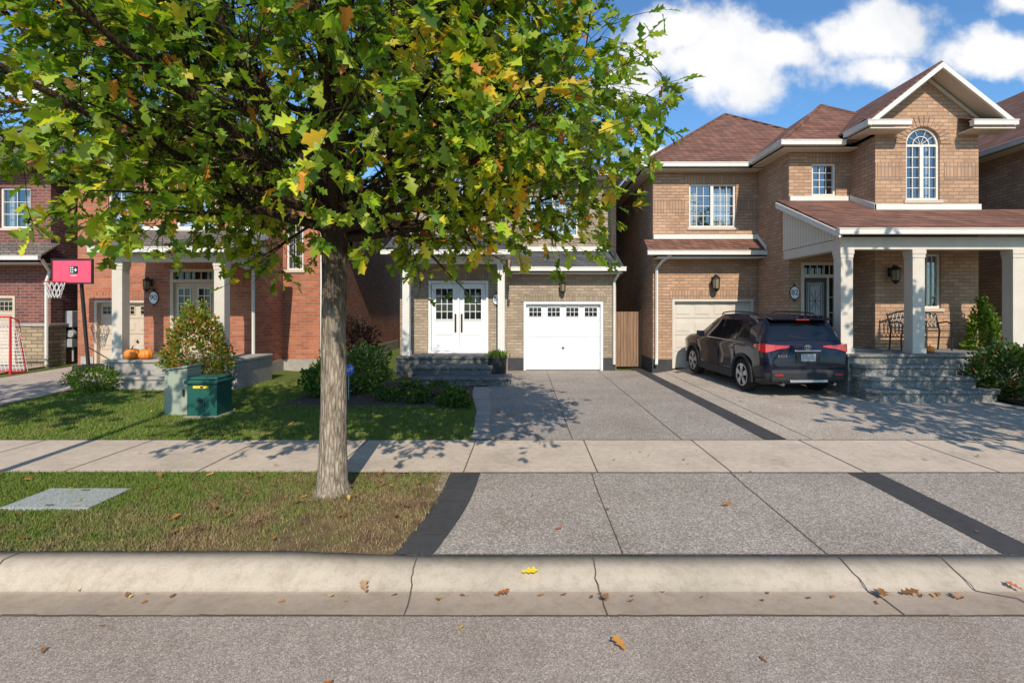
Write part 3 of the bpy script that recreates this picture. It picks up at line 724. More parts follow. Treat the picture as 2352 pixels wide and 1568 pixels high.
mb=MB(); mb.box(7.34,7.42,13.5,13.62,.95,3.12); mb.box(8.22,8.3,13.5,13.62,.95,3.12); mb.box(7.42,8.22,13.5,13.62,3.05,3.12); mb.box(7.42,8.22,13.5,13.62,2.72,2.81); mb.box(8.02,8.07,13.5,13.62,.95,2.72)
for x in (7.6,7.78,7.96,8.1): mb.box(x-.01,x+.01,13.53,13.56,2.81,3.05)
for z in (1.4,1.8,2.2): mb.box(8.07,8.22,13.53,13.56,z,z+.02)
mb.done("door_frame",h,M['cream'])
mb=MB(); mb.box(7.42,8.02,13.54,13.59,.95,2.72); mb.box(7.48,7.96,13.525,13.542,1.05,1.5); dr=mb.done("door",h,M['black'],bevel=.005)
mb=MB(); mb.box(7.5,7.94,13.528,13.538,1.62,2.6); mb.done("door_window",dr,M['mgrey'])
mb=MB()
for s in (.02,.07): 
    a,b,c,d=7.5+s,7.94-s,1.62+s,2.6-s
    mb.box(a,a+.012,13.518,13.527,c,d); mb.box(b-.012,b,13.518,13.527,c,d); mb.box(a+.012,b-.012,13.518,13.527,c,c+.012); mb.box(a+.012,b-.012,13.518,13.527,d-.012,d)
for k in range(8):
    a=k*math.pi/4; mb.tube([(7.72,13.522,2.11),(7.72+.16*math.cos(a),13.522,2.11+.3*math.sin(a))],.006,4)
mb.done("leaded_pattern",dr,M['black'])
mb=MB(); mb.poly([(7.42,13.6,.95),(8.22,13.6,.95),(8.22,13.6,3.05),(7.42,13.6,3.05)]); mb.done("side_light",h,M['cglass'])
plaque(h,7.16,13.5,2.33,"82"); lantern(h,5.72,15.3,2.72,1.35); lantern(h,8.98,12.55,2.78,1.2)
r=MB(); hip(r,3.5,11.4,14.85,27,6.1,.73); hip(r,6.6,11.3,13.05,22,6.15,.77)
gable(r,8.18,11.57,12.1,16.6,7.72,.8); r.done("roof",h,M['rbrown'],fixn=False)
caps(h,'rbrown',[((3.5,14.85,6.08),(7.45,18.8,8.96)),((11.4,14.85,6.08),(7.45,18.8,8.96)),((6.6,13.05,6.13),(8.95,15.4,7.94)),((8.95,15.4,7.94),(11.3,13.05,6.13))])
board(h,"soffit",[(3.6,7.0,14.93,15.32,5.94,5.97),(3.6,3.93,15.3,26,5.94,5.97),(6.7,8.6,13.13,13.5,5.99,6.02),(6.7,7.02,13.5,15.3,5.99,6.02),(8.25,8.62,12.2,13.5,6.18,6.2)],'soffit')
eaves(h,[(3.45,6.56,14.78,14.9),(3.44,3.55,14.92,26)],6.1); eaves(h,[(6.56,8.2,12.98,13.1),(6.55,6.66,13.12,14.8)],6.15)
eaves(h,[(8.12,8.22,12.2,13.0),(8.12,9.15,12.06,12.19),(10.6,11.65,12.06,12.19)],6.32)
for a,b in ((8.2,9.1),(10.62,11.6)): 
    mb=MB(); mb.prism([(a,12.12,6.34),(b,12.12,6.34),(b,12.5,6.5),(a,12.5,6.5)],(0,.03,0.03)); mb.done("eave_return",h,M['rbrown'])
board(h,"return_soffit",[(8.2,9.12,12.1,12.545,6.13,6.16),(10.62,11.6,12.1,12.545,6.13,6.16)],'soffit')
rake(h,8.18,11.57,12.06,7.72,.8,.13)
mb=MB()
for xe in (8.2,11.55): mb.prism([(9.875,12.12,7.6),(xe,12.12,7.6-.8*1.675),(xe,12.12,7.57-.8*1.675),(9.875,12.12,7.57)],(0,.42,0))
mb.done("gable_soffit",h,M['soffit'])
mb=MB()
for xe,sg in ((8.62,-1),(11.13,1)): mb.prism([(9.875,12.5,7.52),(xe,12.5,7.52-.8*1.255),(xe,12.5,7.42-.8*1.255),(9.875,12.5,7.42)],(0,.045,0))
mb.done("frieze_board",h,M['beige'])
mb=MB(); mb.prism([(3.66,14.72,3.56),(7.0,14.72,3.56),(7.0,15.29,3.96),(3.66,15.29,3.96)],(0,0,-.05)); mb.done("skirt_roof",h,M['rbrown'])
eaves(h,[(3.62,7.05,14.66,14.74)],3.56); board(h,"fascia",[(3.94,7.0,15.25,15.295,3.97,4.1),(3.94,7.0,14.76,15.29,3.37,3.4)],'white')
mb=MB(); mb.prism([(6.98,14.7,3.6),(6.98,15.29,4.02),(6.98,15.29,4.14),(6.98,14.7,3.7)],(.035,0,0)); mb.done("flashing",h,M['white'])
mb=MB(); sl=.44; z0=3.58
def pz(y): return z0+sl*(y-10.85)
mb.prism([(6.7,10.85,z0),(12.2,10.85,z0),(12.2,12.54,pz(12.54)),(6.7,12.54,pz(12.54))],(0,0,-.05))
mb.prism([(6.7,12.54,pz(12.54)),(8.61,12.54,pz(12.54)),(8.61,13.49,pz(13.49)),(6.7,13.49,pz(13.49))],(0,0,-.05)); mb.done("porch_roof",h,M['rbrown'])
eaves(h,[(6.66,12.2,10.77,10.89)],3.58)
mb=MB(); mb.prism([(6.66,10.8,3.52),(6.66,13.49,pz(13.49)-.06),(6.66,13.49,pz(13.49)-.2),(6.66,10.8,3.4)],(.04,0,0)); mb.done("bargeboard",h,M['white'])
mb=MB(); mb.prism([(6.86,11.0,3.42),(6.86,13.49,3.42),(6.86,13.49,pz(13.49)-.08),(6.86,11.1,3.62)],(.02,0,0)); mb.done("gable_siding",h,M['siding'])
board(h,"porch_beam",[(6.87,12.2,11.08,11.32,3.18,3.45),(6.87,7.1,11.321,13.49,3.18,3.41)],'cream',.005)
board(h,"porch_ceiling",[(7.1,12.2,11.32,12.53,3.41,3.44),(7.1,8.6,12.53,13.49,3.41,3.44)],'cream')
board(h,"flashing",[(8.58,11.16,12.5,12.545,pz(12.54)-.02,pz(12.54)+.12),(7.03,8.57,13.45,13.495,pz(13.49)-.02,pz(13.49)+.1)],'white')
mb=MB(); mb.prism([(8.575,12.5,pz(12.5)),(8.575,13.44,pz(13.44)),(8.575,13.44,pz(13.44)+.14),(8.575,12.5,pz(12.5)+.14)],(.04,0,0)); mb.done("flashing",h,M['white'])
for x in (7.0,8.54,10.69): column(h,x,11.2,.95,3.18,.26,'cream')
board(h,"porch_floor",[(6.98,12.2,11.0,13.49,0,.88),(6.94,12.24,10.95,13.48,.885,.95)],'stepst',.012,True)
for i,(a,b,y0,y1,zt) in enumerate([(6.98,9.62,10.2,10.5,.30),(7.0,9.45,10.47,10.75,.52),(7.04,9.25,10.72,11.0,.74)]):
    mb=MB(); c=.22
    def pl(o): return [(a-o,y1+.1),(a-o,y0+c-o),(a+c*.6-o,y0-o),(b-c+o,y0-o),(b+o,y0+c-o),(b+o,y1+.1)]
    mb.prism([(x,y,0) for x,y in pl(0)],(0,0,zt-.075)); mb.prism([(x,y,zt-.07) for x,y in pl(.035)],(0,0,.07))
    mb.done("step",h,M['stepst'],bevel=.012)
downspout(h,[(4.3,14.75,3.44),(4.12,14.95,3.3),(4.02,15.22,3.1),(4.02,15.22,.45),(3.98,15.1,.28)])

# ================================================================ beige brick house (86)
h=thing("brick_house.001",(0,18,0),"beige brick house with white double doors and white garage door","house","houses along the street")
w=MB()
w.facade(R(-.4,2.97,-.05,3.1),[R(.11,2.56,-.04,2.13)],FY(16.0))
w.facade(R(-.4,2.97,3.1,6.2),[R(.3,1.9,4.3,5.6)],FY(17.0))
w.facade(R(16,26,-.05,6.2),[],FX(2.97,-1)); w.facade(R(15.7,17.2,-.05,6.2),[],FX(-.4,-1)); w.facade(R(15.7,26,-.05,6.2),[],FX(-3.65,1))
w.facade([(-3.65,-.05),(-.4,-.05),(-.4,6.6),(-2.03,7.9),(-3.65,6.6)],[R(-2.78,-.97,.58,2.76),archpts(-2.55,-1.5,4.5,5.7)],FY(15.7))
w.facade(R(-3.65,2.97,-.05,6.2),[],FY(26))
w.done("wall",h,M['grey'],fixn=False)
board(h,"foundation",[(-.38,.10,15.96,16.05,0,.40),(2.57,2.95,15.96,16.05,0,.40)],'foundD')
window(h,.3,1.9,4.3,5.6,17.0,1,(3,4),cover='half'); window(h,-2.55,-1.5,4.5,6.225,15.7,1,(2,4),arch=True,cover='sides')
soldier(h,0.0,2.68,2.14,.24,16.0,'greyS'); soldier(h,.2,2.0,5.61,.24,17.0,'greyS'); soldier(h,-2.85,-.9,2.77,.22,15.7,'greyS')
garage(h,.11,2.56,.01,2.13,16.0,'pure',True,'pure')
lantern(h,1.3,16.0,2.62,1.1); plaque(h,-.72,15.7,2.2,"86")
mb=MB(); mb.box(-2.78,-2.71,15.66,15.8,.58,2.76); mb.box(-1.04,-.97,15.66,15.8,.58,2.76); mb.box(-2.71,-1.04,15.66,15.8,2.69,2.76); mb.box(-1.905,-1.845,15.68,15.8,.62,2.69); mb.box(-2.78,-.97,15.6,15.8,.56,.62); mb.done("door_frame",h,M['pure'])
for a,b in ((-2.70,-1.91),(-1.84,-1.05)):
    mb=MB(); y=15.74; mb.box(a,b,y,y+.05,.63,2.68)
    p,q=a+.14,b-.14
    for z0_,z1_ in ((.78,1.05),(1.12,1.45)):
        mb.prism([(p,y-.001,z0_),(q,y-.001,z0_),(q,y-.001,z1_),(p,y-.001,z1_)],(0,-.012,0))
    d=mb.done("door",h,M['pure'],bevel=.005)
    mg=MB(); mg.box(p,q,y-.014,y-.004,1.6,2.52); mg.done("door_window",d,M['cglass'])
    mf=MB(); t=.03
    for X0,X1,Z0,Z1 in ((p-t,p,1.6-t,2.52+t),(q,q+t,1.6-t,2.52+t),(p,q,1.6-t,1.6),(p,q,2.52,2.52+t)): mf.box(X0,X1,y-.03,y-.001,Z0,Z1)
    for i in (1,2): c0=p+(q-p)*i/3; mf.box(c0-.009,c0+.009,y-.026,y-.015,1.6,2.52)
    for i in (1,2,3): c0=1.6+.92*i/4; mf.box(p,q,y-.025,y-.0155,c0-.009,c0+.009)
    mf.done("window_grille",d,M['pure'])
    mh=MB(); hx=(b-.06) if a<-2 else (a+.06)
    mh.box(hx-.028,hx+.028,y-.02,y-.001,1.2,1.76); mh.tube([(hx,y-.02,1.28),(hx,y-.08,1.33),(hx,y-.08,1.5),(hx,y-.02,1.55)],.014,6); mh.done("handle",d,M['black'])
r=MB(); hip(r,-4.05,3.4,16.6,27,6.3,.62); gable(r,-4.12,.06,15.25,19.5,8.15,.8); r.done("roof",h,M['rgrey'],fixn=False)
rake(h,-4.12,.06,15.21,8.15,.8,.18); eaves(h,[(.05,3.45,16.53,16.64),(3.36,3.46,16.66,26)],6.3)
board(h,"soffit",[(-.4,3.35,16.65,17.0,6.14,6.17),(2.97,3.35,17.0,26,6.14,6.17)],'white')
mb=MB(); mb.prism([(-.3,15.55,3.16),(3.14,15.55,3.16),(3.14,16.99,3.78),(-.3,16.99,3.78)],(0,0,-.05)); mb.done("garage_roof",h,M['rgrey'])
eaves(h,[(-.3,3.18,15.47,15.58)],3.16); board(h,"fascia",[(-.28,3.1,15.6,15.99,2.98,3.01),(-.4,2.98,16.95,16.995,3.8,3.95)],'white')
mb=MB(); mb.prism([(-3.8,14.25,3.52),(-.22,14.25,3.52),(-.22,15.69,4.15),(-3.8,15.69,4.15)],(0,0,-.05)); mb.done("porch_roof",h,M['rgrey'])
eaves(h,[(-3.84,-.18,14.17,14.28)],3.52)
board(h,"porch_beam",[(-3.4,-.42,14.66,14.9,3.2,3.4)],'white',.005); board(h,"porch_ceiling",[(-3.6,-.3,14.3,15.68,3.41,3.43)],'white')
mb=MB(); mb.prism([(-.3,14.4,3.44),(-.3,15.68,3.44),(-.3,15.68,4.06)],(.02,0,0)); mb.done("gable_siding",h,M['siding'])
column(h,-.54,14.78,.58,3.2,.2); column(h,-3.25,14.78,.58,3.2,.2)
board(h,"porch_floor",[(-3.45,-.42,14.4,15.69,0,.51),(-3.48,-.40,14.36,15.68,.515,.58)],'stepdk',.01,True)
for a,b,y0,y1,zt in ((-2.66,-.25,12.8,13.6,.2),(-2.8,-.75,13.5,14.4,.39)):
    board(h,"step",[(a,b,y0,y1,0,zt-.065),(a-.03,b+.03,y0-.035,y1,zt-.06,zt)],'stepdk',.012,True)
downspout(h,[(3.02,15.6,3.05),(2.97,15.8,2.9),(2.9,15.93,2.75),(2.9,15.93,.2)])

# ================================================================ orange brick house (90)
h=thing("brick_house.002",(-9.5,18,.2),"orange red brick two storey house with covered porch and columns","house","houses along the street")
w=MB()
w.facade(R(-13.1,-9.87,-.05,6.0),[R(-12.6,-10.2,0,2.16),R(-12.2,-10.8,4.2,5.5)],FY(15.3))
w.facade([(-9.87,-.05),(-7.02,-.05),(-7.02,6.1),(-8.445,7.25),(-9.87,6.1)],[R(-9.17,-7.95,.72,2.95),R(-9.02,-7.97,4.0,5.32)],FY(13.55))
w.facade(R(13.55,15.3,-.05,6.0),[],FX(-7.02,-1)); w.facade(R(13.55,15.3,-.05,6.0),[],FX(-9.87,1))
w.facade(R(-7.02,-5.93,-.05,6.0),[R(-6.92,-6.42,3.06,4.6)],FY(15.3))
w.facade(R(15.3,26,-.05,6.0),[R(18,18.6,3.9,5.0)],FX(-5.93,-1)); w.facade(R(15.3,26,-.05,6.0),[],FX(-13.1,1)); w.facade(R(-13.1,-5.93,-.05,6.0),[],FY(26))
w.done("wall",h,M['red'],fixn=False)
board(h,"foundation",[(-7.0,-5.9,15.26,15.35,-.03,.42),(-5.96,-5.9,15.35,25,-.03,.42),(-7.05,-6.985,13.6,15.25,0,.42),(-12.98,-12.61,15.26,15.35,0,.5)],'found')
window(h,-9.02,-7.97,4.0,5.32,13.55,1,(1,1),cover='full'); window(h,-12.2,-10.8,4.2,5.5,15.3,1,(2,3),cover='full'); window(h,-6.92,-6.42,3.06,4.6,15.3,0,(2,4),cover='half')
soldier(h,-9.12,-7.87,5.33,.24,13.55,'redS'); soldier(h,-12.7,-10.1,2.17,.24,15.3,'redS'); soldier(h,-7.0,-6.32,4.61,.22,15.3,'redS'); soldier(h,-9.27,-7.85,2.96,.22,13.55,'redS')
garage(h,-12.6,-10.2,.24,2.16,15.3,'beige',True,'beige')
mb=MB()
mb.box(-9.17,-9.09,13.53,13.66,.72,2.95); mb.box(-8.03,-7.95,13.53,13.66,.72,2.95); mb.box(-9.09,-8.03,13.53,13.66,2.88,2.95); mb.box(-9.09,-8.03,13.53,13.66,2.6,2.68)
for x in (-8.9,-8.72,-8.56,-8.38,-8.2): mb.box(x-.01,x+.01,13.57,13.6,2.68,2.88)
mb.done("door_frame",h,M['beige'])
mb=MB(); mb.poly([(-9.09,13.64,2.66),(-8.03,13.64,2.66),(-8.03,13.64,2.9),(-9.09,13.64,2.9)]); mb.done("transom_window",h,M['cglass'])
for a,b in ((-9.085,-8.565),(-8.555,-8.035)):
    mb=MB(); mb.box(a,b,13.6,13.64,.72,2.595); mb.prism([(a+.1,13.599,.9),(b-.1,13.599,.9),(b-.1,13.599,1.5),(a+.1,13.599,1.5)],(0,-.012,0)); d=mb.done("door",h,M['beige'],bevel=.004)
    mb=MB(); mb.box(a+.1,b-.1,13.585,13.595,1.65,2.45); mb.done("door_window",d,M['cglass'])
    mb=MB()
    for i in (0,1,2): c0=a+.1+(b-a-.2)*i/2; mb.box(c0-.012,c0+.012,13.573,13.584,1.65,2.45)
    for i in range(5): c0=1.65+.8*i/4; mb.box(a+.1,b-.1,13.574,13.583,c0-.012,c0+.012)
    mb.done("window_grille",d,M['white'])
plaque(h,-9.6,13.55,2.2,"90"); lantern(h,-9.68,13.55,2.58,1.0)
r=MB(); hip(r,-13.5,-5.5,14.85,27,6.1,.7); gable(r,-10.28,-6.61,13.1,18,7.55,.8); r.done("roof",h,M['rtaupe'],fixn=False)
rake(h,-10.28,-6.61,13.06,7.55,.8,.18); eaves(h,[(-13.55,-10.3,14.78,14.89),(-6.6,-5.45,14.78,14.89),(-5.53,-5.43,14.9,26)],6.1)
board(h,"soffit",[(-13.45,-9.9,14.9,15.3,5.94,5.97),(-7.0,-5.52,14.9,15.3,5.94,5.97),(-5.93,-5.52,15.31,26,5.94,5.97)],'white')
mb=MB(); mb.prism([(-9.75,11.75,3.3),(-6.6,11.75,3.3),(-6.6,13.54,3.95),(-9.75,13.54,3.95)],(0,0,-.05)); mb.done("porch_roof",h,M['rtaupe'])
eaves(h,[(-9.79,-6.56,11.67,11.78)],3.3); board(h,"flashing",[(-9.86,-7.03,13.5,13.545,3.96,4.06)],'white')
board(h,"porch_beam",[(-9.5,-6.85,12.0,12.22,3.0,3.2),(-7.07,-6.86,12.221,13.54,3.0,3.19)],'cream',.005); board(h,"porch_ceiling",[(-9.7,-6.7,11.8,13.5,3.205,3.23)],'soffit')
mb=MB(); mb.prism([(-6.68,11.9,3.24),(-6.68,13.54,3.24),(-6.68,13.54,3.86)],(.02,0,0)); mb.done("gable_siding",h,M['siding'])
mb=MB(); mb.prism([(-6.62,11.7,3.28),(-6.62,13.54,3.92),(-6.62,13.54,3.76),(-6.62,11.7,3.14)],(.04,0,0)); mb.done("bargeboard",h,M['white'])
column(h,-9.35,12.1,.74,3.0,.24,'cream'); column(h,-6.98,12.1,.74,3.0,.24,'cream')
board(h,"porch_floor",[(-9.55,-6.5,11.85,13.54,0,.67),(-9.58,-6.47,11.82,13.53,.675,.74)],'found',.01,True)
board(h,"step",[(-9.2,-7.6,11.45,11.84,0,.33),(-9.23,-7.57,11.42,11.81,.335,.40)],'found',.01,True)
downspout(h,[(-6.7,11.8,3.2),(-6.85,12.3,3.05),(-6.95,13.4,2.9),(-6.95,13.45,2.8),(-6.95,13.45,.3),(-6.8,13.3,.15)]); downspout(h,[(-5.86,15.25,5.95),(-5.86,15.25,.5),(-5.7,15.1,.2)])

# ================================================================ dark red brick house
h=thing("brick_house.003",(-16.5,18,.25),"dark red brick house with stone pier beside the garage","house","houses along the street")
w=MB(); w.facade(R(-20,-13.9,-.05,6.0),[R(-17.4,-14.95,0,2.3),R(-15.4,-14.5,4.3,5.5)],FY(15.3)); w.facade(R(15.3,26,-.05,6.0),[],FX(-13.9,-1)); w.facade(R(-20,-13.9,-.05,6),[],FY(26))
w.done("wall",h,M['dred'],fixn=False)
garage(h,-17.4,-14.95,.24,2.3,15.3,'beige',True,'beige'); window(h,-15.4,-14.5,4.3,5.5,15.3,0,(2,3),cover='half'); soldier(h,-17.5,-14.85,2.31,.24,15.3,'dred')
board(h,"stone_pier",[(-14.7,-13.8,15.12,15.7,0,1.4)],'stone'); board(h,"pier_cap",[(-14.75,-13.75,15.07,15.75,1.401,1.48)],'found',.01)
r=MB(); hip(r,-20.5,-13.5,14.85,27,6.1,.7); r.done("roof",h,M['rtaupe'],fixn=False); eaves(h,[(-20.5,-13.45,14.78,14.89),(-13.55,-13.45,14.9,26)],6.1)
mb=MB(); mb.prism([(-20,14.6,3.4),(-13.6,14.6,3.4),(-13.6,15.29,3.85),(-20,15.29,3.85)],(0,0,-.05)); mb.done("skirt_roof",h,M['rtaupe']); eaves(h,[(-20,-13.56,14.52,14.62)],3.4)
board(h,"porch_ceiling",[(-20,-13.65,14.65,15.29,3.2,3.23)],'soffit')
downspout(h,[(-13.6,14.7,3.3),(-13.75,15.1,3.0),(-13.8,15.05,2.7),(-13.8,15.05,.3)])
board(h,"meter_box",[(-13.89,-13.66,15.75,16.05,1.35,1.85)],'mgrey',.02)
mb=MB(); mb.lathe([(.11,-.1),(.12,0),(.11,.03)],(-13.72,15.85,1.15),14,'y'); mb.tube([(-13.76,15.9,1.35),(-13.76,15.9,.3)],.025,6); mb.box(-13.88,-13.65,15.74,15.95,.75,1.0); mb.done("gas_meter",h,M['mgrey'])
# ================================================================ neighbour beyond tan house
h=thing("brick_house.004",(15,18,.1),"brown brick house with brown roof beside the tan house","house","houses along the street")
w=MB(); w.facade(R(12.0,26,-.05,6.0),[],FX(12.75,1)); w.facade(R(12.75,20,-.05,6.0),[],FY(12.0)); w.facade(R(12.75,20,-.05,6),[],FY(26)); w.done("wall",h,M['tan'],fixn=False)
r=MB(); hip(r,12.35,20,11.6,27,6.1,.73); r.done("roof",h,M['rbrown'],fixn=False); eaves(h,[(12.3,12.4,11.7,26),(12.3,20,11.53,11.64)],6.1); board(h,"soffit",[(12.42,12.75,11.7,26,5.94,5.97)],'soffit')
# ---------------------------------------------------------------- fence
f=thing("wooden_gate",(3.45,16.7,0),"weathered brown wooden gate between two houses","gate")
mb=MB(); x=3.03
while x<3.84:
    mb.box(x,x+.098,16.68,16.70,.05,1.82); x+=.104
mb.done("planks",f,M['wood'],bevel=.004)
board(f,"rail",[(3.0,3.9,16.705,16.75,.35,.44),(3.0,3.9,16.705,16.75,1.4,1.49)],'wood')
board(f,"gate_post",[(2.98,3.028,16.66,16.76,0,1.9),(3.86,3.93,16.64,16.76,0,1.9)],'wood',.005)
f=thing("wooden_fence",(0,27.5,0),"long brown wooden garden fence behind the houses","fence")
mb=MB(); x=-24
while x<24: mb.box(x,x+.14,27.4,27.43,0,1.9); x+=.145
mb.done("planks",f,M['wood']); board(f,"rail",[(-24,24,27.435,27.48,.4,.5),(-24,24,27.435,27.48,1.5,1.6)],'wood')
# ---------------------------------------------------------------- utility boxes
e=thing("green_pedestal",(-5.58,9.25,0),"dark green utility pedestal with yellow label on the lawn","utility box")
mb=MB(); x,y=-5.58,9.3; mb.prism([(x-.26,y-.24,0),(x+.26,y-.24,0),(x+.26,y+.24,0),(x-.26,y+.24,0)],(0,0,.58)); mb.box(x-.05,x+.05,y-.262,y-.242,.2,.36); mb.done("cabinet",e,M['gbox'],bevel=.03)
mb=MB(); mb.box(x-.30,x+.30,y-.28,y+.28,.582,.66); mb.box(x-.27,x+.27,y-.25,y+.25,.66,.71); mb.done("lid",e,M['gbox'],bevel=.025)
mb=MB(); mb.box(x-.15,x+.12,y-.253,y-.243,.515,.56); mb.done("warning_label",e,M['yel'])
mb=MB(); mb.box(x-.02,x+.03,y-.262,y-.254,.525,.55); mb.done("label_print",e,M['black'])
mb=MB(); mb.lathe([(.035,-.03),(.035,0)],(x,y-.262,.3),10,'y'); mb.done("lock",e,M['black'])
mb=MB(); mb.box(x-.3,x+.3,y-.29,y+.29,-.02,.03); mb.done("pad",e,M['found'],bevel=.01)
e=thing("utility_cabinet",(-6.1,9.3,0),"grey green metal utility cabinet standing on the lawn","utility box")
mb=MB(); mb.prism([(-6.34,9.2,0),(-5.93,9.2,0),(-5.93,9.2,.86),(-6.34,9.2,.80)],(0,.42,0)); mb.done("cabinet",e,M['ubox'],bevel=.02)
mb=MB(); mb.prism([(-6.36,9.17,.805),(-5.91,9.17,.865),(-5.91,9.17,.895),(-6.36,9.17,.835)],(0,.48,0)); mb.done("lid",e,M['ubox'],bevel=.01)
mb=MB(); mb.box(-6.0,-5.97,9.18,9.199,.35,.47); mb.done("handle",e,M['dplas'])
e=thing("access_cover",(-4.5,5.15,0),"flat grey concrete utility cover set in the verge grass","utility cover")
mb=MB(); mb.box(-4.92,-4.08,4.88,5.42,-.02,.028); mb.done("cover",e,M['cover'],bevel=.008)
mb=MB(); mb.box(-4.54,-4.46,4.93,4.96,.0285,.031); mb.box(-4.54,-4.46,5.34,5.37,.0285,.031); mb.done("lifting_slot",e,M['joint'])
e=thing("street_lamp",(-5.95,4.6,0),"slim street lamp post on the grass verge","street lamp")
mb=MB(); mb.tube([(-5.95,4.6,0),(-5.95,4.6,.5),(-5.95,4.6,3.6)],[.09,.07,.05],12); mb.done("post",e,M['dplas'],smooth='auto',fixn=False)
mb=MB(); mb.lathe([(.05,0),(.15,.1),(.17,.35),(.04,.5)],(-5.95,4.6,3.6),10); mb.done("lamp_head",e,M['dplas'])
# ---------------------------------------------------------------- pumpkins
def pumpkin(name,x,y,z,r,label):
    e=thing(name,(x,y,z),label,"pumpkin","pumpkins on the porches")
    mb=MB(); prof=[(.15*r,.02*r)]+[(r*math.sin(math.pi*(.12+.8*i/10))**.7,r*.8*(1-math.cos(math.pi*(.08+.84*i/10)))) for i in range(11)]+[(.1*r,1.42*r)]
    mb.lathe(prof,(x,y,z),40,rib=.14,ribn=10); mb.done("body",e,M['orange'],smooth=True,fixn=False)
    mb=MB(); mb.tube([(x,y,z+1.4*r),(x+.03*r,y,z+1.7*r),(x+.2*r,y,z+1.95*r)],[.16*r,.1*r,.09*r],6); mb.done("stem",e,M['greenst'])
pumpkin("pumpkin",-9.0,11.98,.742,.155,"large orange pumpkin on the porch edge"); pumpkin("pumpkin.001",-8.67,11.97,.742,.145,"orange pumpkin next to another on the porch")
pumpkin("pumpkin.002",8.95,11.3,.952,.09,"small orange pumpkin on the stone porch")
px_,py_=-.62,14.05
e=thing("planter",(px_,py_,0),"tall dark grey pot with green plant beside the steps","planter")
mb=MB(); mb.lathe([(.2,0),(.22,.02),(.255,.55),(.275,.56),(.275,.6),(.24,.6),(.23,.54)],(px_,py_,0.01),28); mb.done("pot",e,M['dplas'],smooth='auto',fixn=False)
n=260; C=np.stack([px_+rng.normal(0,.10,n),py_+rng.normal(0,.10,n),.54+rng.uniform(0,.08,n)],1); A=rng.normal(0,.45,(n,3)); A[:,2]=1
leaves("plant",C,A,rng.normal(0,1,(n,3)),rng.uniform(.1,.24,n),leafcols(n,GR,[1,1,1]),M['leaf'],e,st=ST2*np.array([1,.45]))
e=thing("yard_sign",(-3.62,10.9,0),"small blue octagonal security sign on a stake","sign")
mb=MB(); mb.tube([(-3.62,10.9,0),(-3.62,10.9,.5)],.012,6); mb.done("stake",e,M['mgrey'])
mb=MB(); mb.prism([(-3.62+.13*math.cos(math.pi/8+i*math.pi/4),10.88,.62+.13*math.sin(math.pi/8+i*math.pi/4)) for i in range(8)],(0,.01,0)); mb.done("sign_panel",e,M['blue'])
text("ADT",.10,(-3.62,10.875,.62),e,M['pure'],"sign_lettering")
# ---------------------------------------------------------------- bench
e=thing("garden_bench",(9.3,12.1,.95),"black wrought iron bench on the porch","bench")
mb=MB(); bz=.95
for x in (8.75,9.9):
    mb.tube([(x,11.85,bz),(x,11.87,bz+.25),(x,11.83,bz+.45)],.02,6); mb.tube([(x,12.25,bz),(x,12.2,bz+.45),(x,12.33,bz+.85)],.02,6); mb.tube([(x,11.84,bz+.62),(x,12.0,bz+.66),(x,12.25,bz+.62)],.018,6); mb.tube([(x,11.83,bz+.43),(x,11.84,bz+.62)],.016,6)
mb.tube([(8.75,11.85,bz+.3),(9.9,11.85,bz+.3)],.012,5); mb.done("frame",e,M['black'])
mb=MB()
for k in range(7): mb.box(8.74,9.91,11.84+k*.06,11.875+k*.06,bz+.44,bz+.455)
mb.done("seat",e,M['black'])
mb=MB(); mb.tube([(8.75,12.33,bz+.8),(9.0,12.34,bz+.88),(9.32,12.34,bz+.93),(9.65,12.34,bz+.88),(9.9,12.33,bz+.8)],.024,6); mb.tube([(8.75,12.24,bz+.52),(9.9,12.24,bz+.52)],.018,6)
for k in range(12):
    x=8.82+k*.091; mb.tube([(x,12.24,bz+.52),(x+.05,12.28,bz+.68),(x,12.33,bz+.86)],.012,5); mb.tube([(x+.09,12.24,bz+.52),(x+.02,12.28,bz+.68),(x+.09,12.33,bz+.86)],.012,5)
mb.done("backrest",e,M['black'])
# ---------------------------------------------------------------- basketball stand
X,Y=-11.95,14.1
e=thing("basketball_hoop",(X,Y,.2),"freestanding basketball hoop with pink red backboard on the drive","basketball hoop")
mb=MB(); mb.tube([(X+.1,Y+.1,.2),(X-.02,Y,2.6),(X-.12,Y-.1,3.0)],.045,8); mb.tube([(X+.06,Y+.05,.9),(X+.75,Y+.4,.3)],.015,5); mb.done("pole",e,M['black'],smooth='auto',fixn=False)
mb=MB(); mb.box(X-.3,X+.8,Y,Y+.6,.2,.36); mb.done("base",e,M['dplas'],bevel=.04)
mb=MB(); mb.box(X-.68,X+.40,Y-.16,Y-.13,2.6,3.24); bb=mb.done("backboard",e,M['pink'],bevel=.01)
mb=MB(); 
for a,b,c,d in ((-.7,.42,3.22,3.26),(-.7,.42,2.58,2.62),(-.7,-.66,2.62,3.22),(.38,.42,2.62,3.22)): mb.box(X+a,X+b,Y-.175,Y-.12,c,d)
mb.done("board_frame",e,M['black'])
mb=MB(); mb.box(X-.20,X+.02,Y-.168,Y-.161,2.86,3.06); mb.done("board_logo",bb,M['black'])
mb=MB(); mb.box(X-.07,X+.0,Y-.174,Y-.169,2.945,2.97); mb.box(X-.045,X-.022,Y-.174,Y-.169,2.915,2.944); mb.box(X-.045,X-.022,Y-.174,Y-.169,2.971,3.0)
for z in (2.885,2.945,3.005):
    for xo in (-.18,-.13): mb.box(X+xo,X+xo+.035,Y-.174,Y-.169,z,z+.03)
mb.box(X-.17,X+.0,Y-.174,Y-.169,2.8,2.815)
mb.done("board_emblem",bb,M['pure'])
